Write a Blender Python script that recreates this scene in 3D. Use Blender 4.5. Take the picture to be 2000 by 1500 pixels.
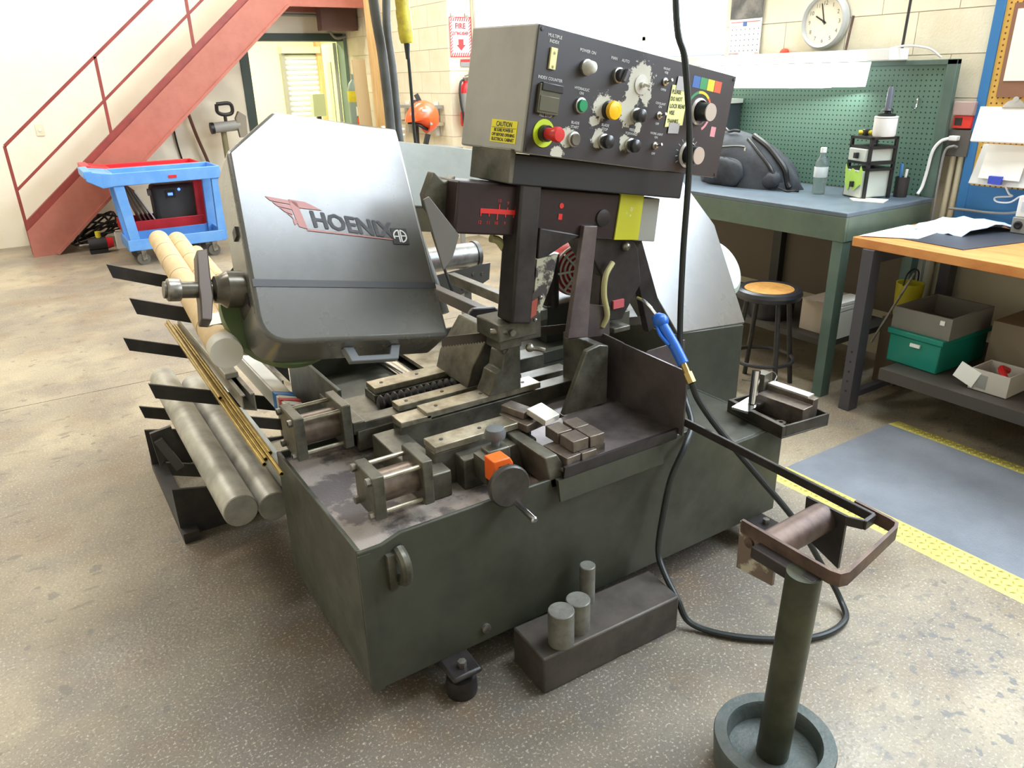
import bpy, bmesh, math, random
from mathutils import Vector, Matrix

for _o in list(bpy.data.objects):
    bpy.data.objects.remove(_o)
scene = bpy.context.scene
COL = scene.collection
PI = math.pi

# ------------------------------------------------------------------ camera
cam_d = bpy.data.cameras.new('camera')
cam_d.sensor_width = 36.0
cam_d.lens = 1470.2 / 2000 * 36
cam_d.clip_start = 0.05
cam_d.clip_end = 100
cam = bpy.data.objects.new('camera', cam_d)
COL.objects.link(cam)
RT = Vector((0.838178, -0.544957, -0.021889))
DN = Vector((-0.223960, -0.307316, -0.924878))
FW = Vector((0.497292, 0.780115, -0.379634))
m3 = Matrix((RT, -DN, -FW)).transposed()
cam.matrix_world = Matrix.Translation((0, 0, 1.55)) @ m3.to_4x4()
scene.camera = cam

# ------------------------------------------------------------------ world, exposure
world = bpy.data.worlds.new('world')
scene.world = world
world.use_nodes = True
world.node_tree.nodes['Background'].inputs[0].default_value = (0.75, 0.87, 1.0, 1)
world.node_tree.nodes['Background'].inputs[1].default_value = 1.0
scene.view_settings.view_transform = 'Standard'
scene.view_settings.look = 'None'
scene.view_settings.exposure = 0.0
scene.view_settings.gamma = 1.0
scene.view_settings.use_curve_mapping = False
scene.cycles.max_bounces = 6
scene.cycles.diffuse_bounces = 3
scene.cycles.glossy_bounces = 3
scene.cycles.transmission_bounces = 5


def area(name, loc, target, sx, sy, power, color):
    d = bpy.data.lights.new(name, 'AREA')
    d.shape = 'RECTANGLE'
    d.size = sx
    d.size_y = sy
    d.energy = power
    d.color = color
    o = bpy.data.objects.new(name, d)
    COL.objects.link(o)
    o.location = loc
    o.rotation_euler = (Vector(target) - Vector(loc)).to_track_quat('-Z', 'Y').to_euler()
    return o


# daylight standing in the window openings of the bench wall, and added unseen ceiling lamps
DAY = (0.80, 0.90, 1.0)
WARM = (1.0, 0.97, 0.90)
area('daylight_window', (3.93, 4.9, 2.5), (0, 4.9, 2.0), 2.3, 1.5, 120, DAY)
area('daylight_window', (3.93, -0.2, 2.8), (0, -0.2, 2.0), 4.4, 1.4, 265, (0.72, 0.86, 1.0))
LAMPS = [(2.7, 4.6, 85, 'over the green bench end'), (2.7, 7.6, 100, 'in front of the doorway'),
         (-1.0, 7.6, 120, 'beside the staircase'), (-1.2, 4.2, 80, 'over the floor left of the rack')]
area('skylight_daylight', (2.75, 1.25, 4.93), (2.75, 1.25, 0), 1.7, 1.2, 130, DAY)
for lx, ly, lw, _ in LAMPS:
    area('fill_lamp_light', (lx, ly, 4.72), (lx, ly, 0), 1.5, 0.7, lw, WARM)
area('fill_lamp_light', (3.1, 11.2, 2.75), (3.1, 11.2, 0), 2.2, 0.8, 210, (1.0, 0.97, 0.78))  # unseen lamp added to brighten the room behind the doorway


# ------------------------------------------------------------------ materials
def lin(c):
    out = []
    for x in c[:3]:
        x = x / 255.0
        out.append(x / 12.92 if x <= 0.04045 else ((x + 0.055) / 1.055) ** 2.4)
    return (out[0], out[1], out[2], 1.0)


MATS = {}


def mat(name, c, rough=0.5, metal=0.0, c2=None, scale=8.0, lo=0.4, hi=0.65, bump=0.0, bscale=60.0, emit=0.0,
        trans=0.0, alpha=1.0, coat=0.0, spec=0.5, rvar=0.0, stretch=None):
    if name in MATS:
        return MATS[name]
    m = bpy.data.materials.new(name)
    m.use_nodes = True
    nt = m.node_tree
    b = nt.nodes['Principled BSDF']
    b.inputs['Base Color'].default_value = lin(c)
    b.inputs['Roughness'].default_value = rough
    b.inputs['Metallic'].default_value = metal
    b.inputs['Specular IOR Level'].default_value = spec
    if coat:
        b.inputs['Coat Weight'].default_value = coat
        b.inputs['Coat Roughness'].default_value = 0.22
    if trans:
        b.inputs['Transmission Weight'].default_value = trans
    if alpha < 1:
        b.inputs['Alpha'].default_value = alpha
    if emit:
        b.inputs['Emission Color'].default_value = lin(c)
        b.inputs['Emission Strength'].default_value = emit
    if c2 is not None or bump or rvar:
        tc = nt.nodes.new('ShaderNodeTexCoord')
        src = tc.outputs['Object']
        if stretch:
            mp = nt.nodes.new('ShaderNodeMapping')
            mp.inputs['Scale'].default_value = stretch
            nt.links.new(src, mp.inputs['Vector'])
            src = mp.outputs['Vector']
        if c2 is not None or rvar:
            n = nt.nodes.new('ShaderNodeTexNoise')
            n.inputs['Scale'].default_value = scale
            n.inputs['Detail'].default_value = 6
            n.inputs['Roughness'].default_value = 0.65
            nt.links.new(src, n.inputs['Vector'])
            mr = nt.nodes.new('ShaderNodeMapRange')
            mr.inputs['From Min'].default_value = lo
            mr.inputs['From Max'].default_value = hi
            nt.links.new(n.outputs['Fac'], mr.inputs['Value'])
            if c2 is not None:
                mx = nt.nodes.new('ShaderNodeMix')
                mx.data_type = 'RGBA'
                mx.inputs['A'].default_value = lin(c)
                mx.inputs['B'].default_value = lin(c2)
                nt.links.new(mr.outputs['Result'], mx.inputs['Factor'])
                nt.links.new(mx.outputs['Result'], b.inputs['Base Color'])
            if rvar:
                mr2 = nt.nodes.new('ShaderNodeMapRange')
                mr2.inputs['To Min'].default_value = rough
                mr2.inputs['To Max'].default_value = min(1, rough + rvar)
                nt.links.new(mr.outputs['Result'], mr2.inputs['Value'])
                nt.links.new(mr2.outputs['Result'], b.inputs['Roughness'])
        if bump:
            n2 = nt.nodes.new('ShaderNodeTexNoise')
            n2.inputs['Scale'].default_value = bscale
            n2.inputs['Detail'].default_value = 3
            nt.links.new(src, n2.inputs['Vector'])
            bp = nt.nodes.new('ShaderNodeBump')
            bp.inputs['Strength'].default_value = bump
            bp.inputs['Distance'].default_value = 0.004
            nt.links.new(n2.outputs['Fac'], bp.inputs['Height'])
            nt.links.new(bp.outputs['Normal'], b.inputs['Normal'])
    MATS[name] = m
    return m


def floor_mat():
    m = bpy.data.materials.new('speckled_concrete')
    m.use_nodes = True
    nt = m.node_tree
    N = nt.nodes.new
    L = nt.links.new
    b = nt.nodes['Principled BSDF']
    tc = N('ShaderNodeTexCoord')

    def noise(scale, detail=4, rough=0.6, st=None):
        n = N('ShaderNodeTexNoise')
        n.inputs['Scale'].default_value = scale
        n.inputs['Detail'].default_value = detail
        n.inputs['Roughness'].default_value = rough
        if st:
            mp = N('ShaderNodeMapping')
            mp.inputs['Scale'].default_value = st
            L(tc.outputs['Object'], mp.inputs['Vector'])
            L(mp.outputs['Vector'], n.inputs['Vector'])
        else:
            L(tc.outputs['Object'], n.inputs['Vector'])
        return n.outputs['Fac']

    def ramp(src, a, c):
        r = N('ShaderNodeMapRange')
        r.inputs['From Min'].default_value = a
        r.inputs['From Max'].default_value = c
        L(src, r.inputs['Value'])
        return r.outputs['Result']

    def mix(f, A, B):
        x = N('ShaderNodeMix')
        x.data_type = 'RGBA'
        L(f, x.inputs['Factor'])
        for k, v in (('A', A), ('B', B)):
            if isinstance(v, tuple):
                x.inputs[k].default_value = lin(v)
            else:
                L(v, x.inputs[k])
        return x.outputs['Result']

    def mul(a, c):
        x = N('ShaderNodeMath')
        x.operation = 'MULTIPLY'
        L(a, x.inputs[0])
        if isinstance(c, float):
            x.inputs[1].default_value = c
        else:
            L(c, x.inputs[1])
        return x.outputs[0]

    col = mix(ramp(noise(1.1, 3), 0.35, 0.65), (170, 156, 130), (138, 126, 108))
    col = mix(mul(ramp(noise(0.55, 3, 0.65), 0.42, 0.62), 0.45), col, (116, 107, 98))
    # darker ground under and around the saw, with a ragged edge
    def ragged_oval(cx, cy, rx, ry, wob):
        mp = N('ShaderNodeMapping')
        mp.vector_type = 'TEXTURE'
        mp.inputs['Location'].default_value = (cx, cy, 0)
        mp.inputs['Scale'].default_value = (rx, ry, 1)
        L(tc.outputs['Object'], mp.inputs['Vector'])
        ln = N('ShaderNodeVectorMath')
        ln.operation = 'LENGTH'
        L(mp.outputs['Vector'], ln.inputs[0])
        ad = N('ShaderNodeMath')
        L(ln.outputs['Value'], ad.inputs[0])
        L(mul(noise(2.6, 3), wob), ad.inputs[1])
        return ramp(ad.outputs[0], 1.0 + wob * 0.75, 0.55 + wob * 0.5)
    col = mix(mul(ragged_oval(0.95, 1.75, 1.2, 1.05, 0.8), 0.75), col, (78, 72, 68))
    # rusty brown patches
    col = mix(mul(ramp(noise(2.3, 4), 0.50, 0.68), 0.5), col, (122, 97, 70))
    col = mix(mul(ramp(noise(3.4, 3, 0.7), 0.48, 0.66), 0.45), col, (106, 100, 95))
    # fine speckle of the worn aggregate; light flecks also paint in its glints
    col = mix(mul(ramp(noise(125, 3, 0.7), 0.56, 0.66), 0.55), col, (216, 206, 182))
    col = mix(mul(ramp(noise(100, 3, 0.75, (1.3, 0.9, 1)), 0.55, 0.67), 0.5), col, (84, 78, 68))
    # dark drips, many of them near the roller stand, and long scuffs
    col = mix(mul(ramp(noise(12, 2, 0.6), 0.66, 0.69), 0.6), col, (96, 92, 88))
    dr_ = mul(ramp(noise(26, 2, 0.55), 0.60, 0.63), ragged_oval(2.05, 0.35, 0.75, 0.75, 0.5))
    col = mix(mul(dr_, 0.7), col, (98, 98, 100))
    col = mix(mul(ramp(noise(6, 2, 0.6, (1.0, 3.2, 1)), 0.64, 0.71), 0.5), col, (96, 88, 76))
    L(col, b.inputs['Base Color'])
    rr = N('ShaderNodeMapRange')
    rr.inputs['To Min'].default_value = 0.30
    rr.inputs['To Max'].default_value = 0.55
    L(ramp(noise(2.0, 1), 0.3, 0.7), rr.inputs['Value'])
    L(rr.outputs['Result'], b.inputs['Roughness'])
    bp = N('ShaderNodeBump')
    bp.inputs['Strength'].default_value = 0.35
    bp.inputs['Distance'].default_value = 0.003
    L(noise(70, 1), bp.inputs['Height'])
    L(bp.outputs['Normal'], b.inputs['Normal'])
    return m


def dots_mat(name, c, hole, pitch, r, plane, rough=0.5):
    """pegboard: painted board with a grid of dark holes; plane = the two object axes of the board"""
    m = bpy.data.materials.new(name)
    m.use_nodes = True
    nt = m.node_tree
    N = nt.nodes.new
    L = nt.links.new
    b = nt.nodes['Principled BSDF']
    b.inputs['Roughness'].default_value = rough
    tc = N('ShaderNodeTexCoord')
    sp = N('ShaderNodeSeparateXYZ')
    L(tc.outputs['Object'], sp.inputs[0])
    sq = []
    for ax in plane:
        a = N('ShaderNodeMath'); a.operation = 'MULTIPLY'; a.inputs[1].default_value = 1 / pitch
        L(sp.outputs[ax], a.inputs[0])
        f = N('ShaderNodeMath'); f.operation = 'FRACT'
        L(a.outputs[0], f.inputs[0])
        s = N('ShaderNodeMath'); s.operation = 'SUBTRACT'; s.inputs[1].default_value = 0.5
        L(f.outputs[0], s.inputs[0])
        p = N('ShaderNodeMath'); p.operation = 'POWER'; p.inputs[1].default_value = 2
        L(s.outputs[0], p.inputs[0])
        sq.append(p.outputs[0])
    ad = N('ShaderNodeMath')
    L(sq[0], ad.inputs[0]); L(sq[1], ad.inputs[1])
    lt = N('ShaderNodeMath'); lt.operation = 'LESS_THAN'; lt.inputs[1].default_value = (r / pitch) ** 2
    L(ad.outputs[0], lt.inputs[0])
    mx = N('ShaderNodeMix'); mx.data_type = 'RGBA'
    mx.inputs['A'].default_value = lin(c); mx.inputs['B'].default_value = lin(hole)
    L(lt.outputs[0], mx.inputs['Factor'])
    L(mx.outputs['Result'], b.inputs['Base Color'])
    return m


def panel_mat():
    """dark panel paint chipped down to pale primer around the controls"""
    m = bpy.data.materials.new('chipped_panel_paint')
    m.use_nodes = True
    nt = m.node_tree
    N = nt.nodes.new
    L = nt.links.new
    b = nt.nodes['Principled BSDF']
    b.inputs['Roughness'].default_value = 0.45
    tc = N('ShaderNodeTexCoord')
    no = N('ShaderNodeTexNoise')
    no.inputs['Scale'].default_value = 60
    no.inputs['Detail'].default_value = 5
    no.inputs['Roughness'].default_value = 0.7
    L(tc.outputs['UV'], no.inputs['Vector'])
    total = None
    # (u, v) in metres on the panel, radii
    for (u, v, ru, rv) in ((0.395, 0.240, 0.052, 0.05), (0.37, 0.19, 0.03, 0.04), (0.345, 0.16, 0.03, 0.022), (0.262, 0.150, 0.036, 0.036),
                           (0.365, 0.14, 0.03, 0.03), (0.235, 0.11, 0.016, 0.018), (0.148, 0.055, 0.028, 0.03), (0.118, 0.012, 0.026, 0.018),
                           (0.26, 0.066, 0.024, 0.026), (0.37, 0.066, 0.022, 0.024), (0.415, 0.115, 0.013, 0.02), (0.43, 0.20, 0.02, 0.025)):
        mp = N('ShaderNodeMapping'); mp.vector_type = 'TEXTURE'
        mp.inputs['Location'].default_value = (u, v, 0)
        mp.inputs['Scale'].default_value = (ru, rv, 1)
        L(tc.outputs['UV'], mp.inputs['Vector'])
        ln = N('ShaderNodeVectorMath'); ln.operation = 'LENGTH'
        L(mp.outputs['Vector'], ln.inputs[0])
        if total is None:
            total = ln.outputs['Value']
        else:
            mn = N('ShaderNodeMath'); mn.operation = 'MINIMUM'
            L(total, mn.inputs[0]); L(ln.outputs['Value'], mn.inputs[1])
            total = mn.outputs[0]
    ma = N('ShaderNodeMath'); ma.operation = 'MULTIPLY_ADD'
    ma.inputs[1].default_value = 2.4; ma.inputs[2].default_value = -1.2
    L(no.outputs['Fac'], ma.inputs[0])
    ad = N('ShaderNodeMath')
    L(total, ad.inputs[0]); L(ma.outputs[0], ad.inputs[1])
    mr = N('ShaderNodeMapRange')
    mr.inputs['From Min'].default_value = 0.98; mr.inputs['From Max'].default_value = 0.86
    L(ad.outputs[0], mr.inputs['Value'])
    mx = N('ShaderNodeMix'); mx.data_type = 'RGBA'
    mx.inputs['A'].default_value = lin((50, 45, 46)); mx.inputs['B'].default_value = lin((196, 190, 172))
    L(mr.outputs['Result'], mx.inputs['Factor'])
    L(mx.outputs['Result'], b.inputs['Base Color'])
    return m


# ------------------------------------------------------------------ mesh building
def frame(origin, R=None):
    M = (R or Matrix.Identity(3)).to_4x4()
    return Matrix.Translation(origin) @ M


def rotm(ax, deg):
    return Matrix.Rotation(math.radians(deg), 3, ax)


def catmull(pts, k=8):
    P = [Vector(p) for p in pts]
    P = [2 * P[0] - P[1]] + P + [2 * P[-1] - P[-2]]
    out = []
    for i in range(1, len(P) - 2):
        a, b, c, d = P[i - 1], P[i], P[i + 1], P[i + 2]
        for j in range(k):
            t = j / k
            out.append(0.5 * ((2 * b) + (c - a) * t + (2 * a - 5 * b + 4 * c - d) * t * t + (3 * b - 3 * c + d - a) * t ** 3))
    out.append(P[-2])
    return out


_textcache = {}


def text_geo(s):
    if s in _textcache:
        return _textcache[s]
    cu = bpy.data.curves.new('lettering', 'FONT')
    cu.body = s
    cu.size = 1.0
    cu.resolution_u = 2
    ob = bpy.data.objects.new('lettering', cu)
    COL.objects.link(ob)
    dg = bpy.context.evaluated_depsgraph_get()
    me = bpy.data.meshes.new_from_object(ob.evaluated_get(dg))
    vs = [v.co.copy() for v in me.vertices]
    fs = [list(p.vertices) for p in me.polygons]
    bpy.data.objects.remove(ob)
    bpy.data.curves.remove(cu)
    bpy.data.meshes.remove(me)
    _textcache[s] = (vs, fs)
    return vs, fs


class MB:
    def __init__(self, T=None):
        self.v = []; self.f = []; self.m = []
        self.T = T or Matrix.Identity(4)
        self.mi = 0

    def mat(self, i):
        self.mi = i
        return self

    def add(self, vs, fs):
        b = len(self.v)
        self.v += [self.T @ Vector(p) for p in vs]
        self.f += [[i + b for i in f] for f in fs]
        self.m += [self.mi] * len(fs)
        return self

    def box(self, x0, x1, y0, y1, z0, z1):
        return self.add([(x0, y0, z0), (x1, y0, z0), (x1, y1, z0), (x0, y1, z0), (x0, y0, z1), (x1, y0, z1), (x1, y1, z1), (x0, y1, z1)],
                        [(0, 3, 2, 1), (4, 5, 6, 7), (0, 1, 5, 4), (1, 2, 6, 5), (2, 3, 7, 6), (3, 0, 4, 7)])

    def obox(self, c, s, R=None):
        R = R or Matrix.Identity(3)
        c = Vector(c)
        vs = []
        for dz in (-1, 1):
            for dx, dy in ((-1, -1), (1, -1), (1, 1), (-1, 1)):
                vs.append(c + R @ Vector((dx * s[0] / 2, dy * s[1] / 2, dz * s[2] / 2)))
        return self.add(vs, [(0, 3, 2, 1), (4, 5, 6, 7), (0, 1, 5, 4), (1, 2, 6, 5), (2, 3, 7, 6), (3, 0, 4, 7)])

    def bar(self, p0, p1, w, h, up=(0, 0, 1)):
        p0 = Vector(p0); p1 = Vector(p1)
        d = (p1 - p0).normalized()
        s = d.cross(Vector(up)).normalized()
        u = s.cross(d)
        vs = []
        for p in (p0, p1):
            for a, c in ((-1, -1), (1, -1), (1, 1), (-1, 1)):
                vs.append(p + s * a * w / 2 + u * c * h / 2)
        return self.add(vs, [(3, 2, 1, 0), (4, 5, 6, 7), (0, 1, 5, 4), (1, 2, 6, 5), (2, 3, 7, 6), (3, 0, 4, 7)])

    def _basis(self, d):
        d = Vector(d).normalized()
        a = Vector((0, 0, 1)) if abs(d.z) < 0.9 else Vector((1, 0, 0))
        s = d.cross(a).normalized()
        return d, s, s.cross(d)

    def lathe(self, prof, o, axis, n=24):
        """prof: list of (radius, distance along axis)"""
        d, s, u = self._basis(axis)
        o = Vector(o)
        vs = []; fs = []
        rings = []
        for (r, t) in prof:
            if r <= 1e-6:
                rings.append([len(vs)]); vs.append(o + d * t)
            else:
                ring = []
                for k in range(n):
                    a = 2 * PI * k / n
                    ring.append(len(vs)); vs.append(o + d * t + (s * math.cos(a) + u * math.sin(a)) * r)
                rings.append(ring)
        for A, B in zip(rings[:-1], rings[1:]):
            if len(A) == 1 and len(B) == 1:
                continue
            for k in range(n):
                k2 = (k + 1) % n
                if len(A) == 1:
                    fs.append((A[0], B[k2], B[k]))
                elif len(B) == 1:
                    fs.append((A[k], A[k2], B[0]))
                else:
                    fs.append((A[k], A[k2], B[k2], B[k]))
        return self.add(vs, fs)

    def cyl(self, p0, p1, r, r1=None, n=20):
        p0 = Vector(p0); p1 = Vector(p1)
        L = (p1 - p0).length
        r1 = r if r1 is None else r1
        return self.lathe([(0, 0), (r, 0), (r1, L), (0, L)], p0, p1 - p0, n)

    def pipe(self, p0, p1, ro, ri, n=20):
        p0 = Vector(p0); p1 = Vector(p1)
        L = (p1 - p0).length
        return self.lathe([(ri, 0), (ro, 0), (ro, L), (ri, L), (ri, 0)], p0, p1 - p0, n)

    def ball(self, c, r, n=16, sc=(1, 1, 1)):
        prof = [(r * math.sin(PI * k / (n // 2)), -r * math.cos(PI * k / (n // 2))) for k in range(n // 2 + 1)]
        prof[0] = (0, -r); prof[-1] = (0, r)
        b = len(self.v)
        T = self.T
        self.T = T @ Matrix.Translation(c) @ Matrix.Diagonal((*sc, 1))
        self.lathe(prof, (0, 0, 0), (0, 0, 1), n)
        self.T = T
        return self

    def tube(self, pts, r, n=8, smooth=8, closed=False):
        P = catmull(pts, smooth) if smooth > 1 else [Vector(p) for p in pts]
        vs = []; fs = []
        ref = None
        for i, p in enumerate(P):
            d = (P[min(i + 1, len(P) - 1)] - P[max(i - 1, 0)])
            if d.length < 1e-9:
                d = Vector((0, 0, 1))
            d.normalize()
            if ref is None:
                _, s, _ = self._basis(d)
            else:
                s = ref - d * ref.dot(d)
                s.normalize()
            ref = s
            u = d.cross(s)
            for k in range(n):
                a = 2 * PI * k / n
                vs.append(p + (s * math.cos(a) + u * math.sin(a)) * r)
        for i in range(len(P) - 1):
            for k in range(n):
                k2 = (k + 1) % n
                fs.append((i * n + k, i * n + k2, (i + 1) * n + k2, (i + 1) * n + k))
        fs.append(tuple(range(n))[::-1])
        e = (len(P) - 1) * n
        fs.append(tuple(range(e, e + n)))
        return self.add(vs, fs)

    def prism(self, poly, a0, a1, axis='y'):
        n = len(poly)

        def P(u, v, a):
            return {'y': (u, a, v), 'x': (a, u, v), 'z': (u, v, a)}[axis]
        vs = [P(u, v, a0) for u, v in poly] + [P(u, v, a1) for u, v in poly]
        fs = [tuple(range(n)), tuple(range(2 * n - 1, n - 1, -1))]
        for k in range(n):
            k2 = (k + 1) % n
            fs.append((k, n + k, n + k2, k2))
        return self.add(vs, fs)

    def strip(self, path, w, h0, h1):
        """flat bar bent along a plan path [(x, y)], thickness w, from height h0 to h1"""
        L = []; R = []
        P = [Vector((p[0], p[1], 0)) for p in path]
        for i, p in enumerate(P):
            d = P[min(i + 1, len(P) - 1)] - P[max(i - 1, 0)]
            d.normalize()
            s = Vector((-d.y, d.x, 0)) * w / 2
            L.append(p + s); R.append(p - s)
        vs = []; fs = []
        for i in range(len(P)):
            vs += [(L[i].x, L[i].y, h0), (R[i].x, R[i].y, h0), (R[i].x, R[i].y, h1), (L[i].x, L[i].y, h1)]
        for i in range(len(P) - 1):
            a = 4 * i; c = a + 4
            for k in range(4):
                k2 = (k + 1) % 4
                fs.append((a + k, a + k2, c + k2, c + k))
        fs.append((3, 2, 1, 0)); e = 4 * (len(P) - 1)
        fs.append((e, e + 1, e + 2, e + 3))
        return self.add(vs, fs)

    def text(self, s, size, o, xd, yd, align='c', sx=1.0, shear=0.0, bold=0.0):
        vs, fs = text_geo(s)
        if not vs:
            return self
        x0 = min(v.x for v in vs); x1 = max(v.x for v in vs)
        off = {'c': (x0 + x1) / 2, 'l': x0, 'r': x1}[align]
        o = Vector(o); xd = Vector(xd).normalized(); yd = Vector(yd).normalized()
        nrm = xd.cross(yd)
        steps = ((0, 0),) if not bold else ((0, 0), (1, 0), (-1, 0), (0, 1), (0, -1))
        for k, (bx_, by_) in enumerate(steps):
            oo = o + xd * bx_ * bold + yd * by_ * bold + nrm * 0.00004 * k
            self.add([oo + xd * ((v.x - off) * sx + v.y * shear) * size + yd * v.y * size for v in vs], fs)
        return self

    def sheet(self, grid, t=0.0):
        """grid[i][j] of points -> surface, optionally thickened downwards by t"""
        ni = len(grid); nj = len(grid[0])
        vs = [p for row in grid for p in row]
        fs = [(i * nj + j, i * nj + j + 1, (i + 1) * nj + j + 1, (i + 1) * nj + j) for i in range(ni - 1) for j in range(nj - 1)]
        if t:
            b = len(vs)
            vs = vs + [Vector(p) - Vector((0, 0, t)) for p in vs]
            fs += [tuple(b + k for k in reversed(f)) for f in list(fs)]
            ring = [(0, j) for j in range(nj)] + [(i, nj - 1) for i in range(1, ni)] + [(ni - 1, j) for j in range(nj - 2, -1, -1)] + [(i, 0) for i in range(ni - 2, 0, -1)]
            idx = [i * nj + j for i, j in ring]
            for k in range(len(idx)):
                k2 = (k + 1) % len(idx)
                fs.append((idx[k], b + idx[k], b + idx[k2], idx[k2]))
        return self.add(vs, fs)


WO = {}


def obj(name, mb, mats, parent=None, bevel=0.0, smooth=35, origin=None):
    """one mesh object from world-space geometry; origin at its middle; parented without moving"""
    if isinstance(mats, bpy.types.Material):
        mats = [mats]
    if origin is None:
        lo = Vector((min(v.x for v in mb.v), min(v.y for v in mb.v), min(v.z for v in mb.v)))
        hi = Vector((max(v.x for v in mb.v), max(v.y for v in mb.v), max(v.z for v in mb.v)))
        origin = (lo + hi) / 2
        if parent is None:
            origin.z = lo.z
    origin = Vector(origin)
    me = bpy.data.meshes.new(name)
    me.from_pydata([v - origin for v in mb.v], [], mb.f)
    for m in mats:
        me.materials.append(m)
    if len(mats) > 1:
        me.polygons.foreach_set('material_index', mb.m)
    bm = bmesh.new()
    bm.from_mesh(me)
    bmesh.ops.recalc_face_normals(bm, faces=bm.faces)
    bm.to_mesh(me)
    bm.free()
    if smooth:
        me.polygons.foreach_set('use_smooth', [True] * len(me.polygons))
        me.set_sharp_from_angle(angle=math.radians(smooth))
    me.update()
    o = bpy.data.objects.new(name, me)
    COL.objects.link(o)
    WO[o.name] = origin
    if parent is not None:
        o.parent = parent
        o.location = origin - WO[parent.name]
    else:
        o.location = origin
    if bevel:
        bv = o.modifiers.new('bevel', 'BEVEL')
        bv.width = bevel
        bv.segments = 2
        bv.limit_method = 'ANGLE'
        bv.angle_limit = math.radians(40)
    return o


def tag(o, label=None, cat=None, group=None, kind=None):
    if label: o['label'] = label
    if cat: o['category'] = cat
    if group: o['group'] = group
    if kind: o['kind'] = kind
    return o


def thing(name, loc, label, cat, group=None):
    o = bpy.data.objects.new(name, None)
    o.empty_display_size = 0.1
    COL.objects.link(o)
    o.location = loc
    WO[o.name] = Vector(loc)
    return tag(o, label, cat, group)


def struct(name, mb, m, **k):
    return tag(obj(name, mb, m, **k), kind='structure')


def dup(o, delta, parent=None, label=None):
    """a copy of a thing (with its parts and their sub-parts) moved by delta; meshes are shared"""
    c = o.copy()
    COL.objects.link(c)
    if parent is None:
        c.location = o.location + Vector(delta)
        WO[c.name] = WO[o.name] + Vector(delta)
    else:
        c.parent = parent
        WO[c.name] = WO[o.name] + Vector(delta)
    if label:
        c['label'] = label
    for ch in list(o.children):
        if ch is not c:
            dup(ch, delta if parent is None else delta, c)
    return c

# ------------------------------------------------------------------ shared materials
CREAM = mat('cream_wall_paint', (244, 238, 220), 0.55, c2=(238, 230, 208), scale=1.5, bump=0.15, bscale=40)
BLOCKM = mat('painted_block', (242, 233, 208), 0.6, c2=(234, 222, 192), scale=3, bump=0.3, bscale=90)
MORTAR = mat('mortar_joint', (228, 216, 186), 0.8)
WHITEP = mat('white_paint', (240, 240, 236), 0.4)
REDP = mat('red_primer', (178, 110, 94), 0.5, c2=(168, 100, 84), scale=5)
REDD = mat('darker_red', (146, 64, 56), 0.45, c2=(128, 54, 50), scale=7)  # darker red than the stringers, for toe plate, treads, landing and rails
BLACKM = mat('black_steel', (40, 39, 40), 0.45, c2=(58, 52, 48), scale=12)
STEEL = mat('bare_steel', (165, 160, 150), 0.35, 0.8, c2=(110, 104, 95), scale=14)
CHROME = mat('polished_steel', (220, 220, 222), 0.14, 1.0)
SAW = mat('saw_paint', (64, 65, 53), 0.42, c2=(48, 49, 38), scale=4, rvar=0.2, coat=0.15)
SAWC = mat('cover_paint', (88, 86, 80), 0.27, c2=(72, 71, 66), scale=3, rvar=0.12, coat=1.0)
SAWD = mat('dark_saw_steel', (62, 56, 55), 0.4, 0.3, c2=(40, 36, 35), scale=9)
CAST = mat('oily_cast_iron', (108, 104, 92), 0.38, 0.45, c2=(70, 68, 57), scale=11)
RAILM = mat('ground_way_steel', (176, 168, 148), 0.35, 0.6, c2=(130, 120, 100), scale=16)
RUST = mat('rusty_bar', (110, 88, 76), 0.5, 0.4, c2=(74, 58, 52), scale=14)
GREENB = mat('bench_green_paint', (92, 112, 102), 0.42, c2=(80, 100, 90), scale=5)
RUBBER = mat('black_rubber', (34, 38, 38), 0.42)
PAPER = mat('white_paper', (246, 245, 238), 0.7)
ALU = mat('mill_aluminium', (190, 188, 178), 0.42, 0.35, c2=(160, 156, 148), scale=10)
WOODB = mat('raw_pine', (222, 186, 130), 0.6, c2=(204, 164, 108), scale=6, stretch=(6, 6, 0.6))
CARDB = mat('cardboard', (190, 164, 122), 0.75)
BLACKP = mat('black_plastic', (30, 30, 32), 0.4)
GREYP = mat('grey_plastic', (150, 150, 146), 0.45)
REDPL = mat('red_plastic', (206, 40, 46), 0.35)
ORANGE = mat('orange_plastic', (250, 96, 28), 0.35)
YEL = mat('yellow_paint', (214, 200, 40), 0.45, c2=(196, 178, 40), scale=14)

# ------------------------------------------------------------------ floor
XW, YW = 4.0, 9.4
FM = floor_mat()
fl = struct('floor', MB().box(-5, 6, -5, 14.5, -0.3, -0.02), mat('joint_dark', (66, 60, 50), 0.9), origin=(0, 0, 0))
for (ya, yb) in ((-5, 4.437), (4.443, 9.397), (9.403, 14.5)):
    obj('slab', MB().box(-5, 6, ya, yb, -0.02, 0.0), FM, fl, origin=(0, 0, 0))

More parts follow.
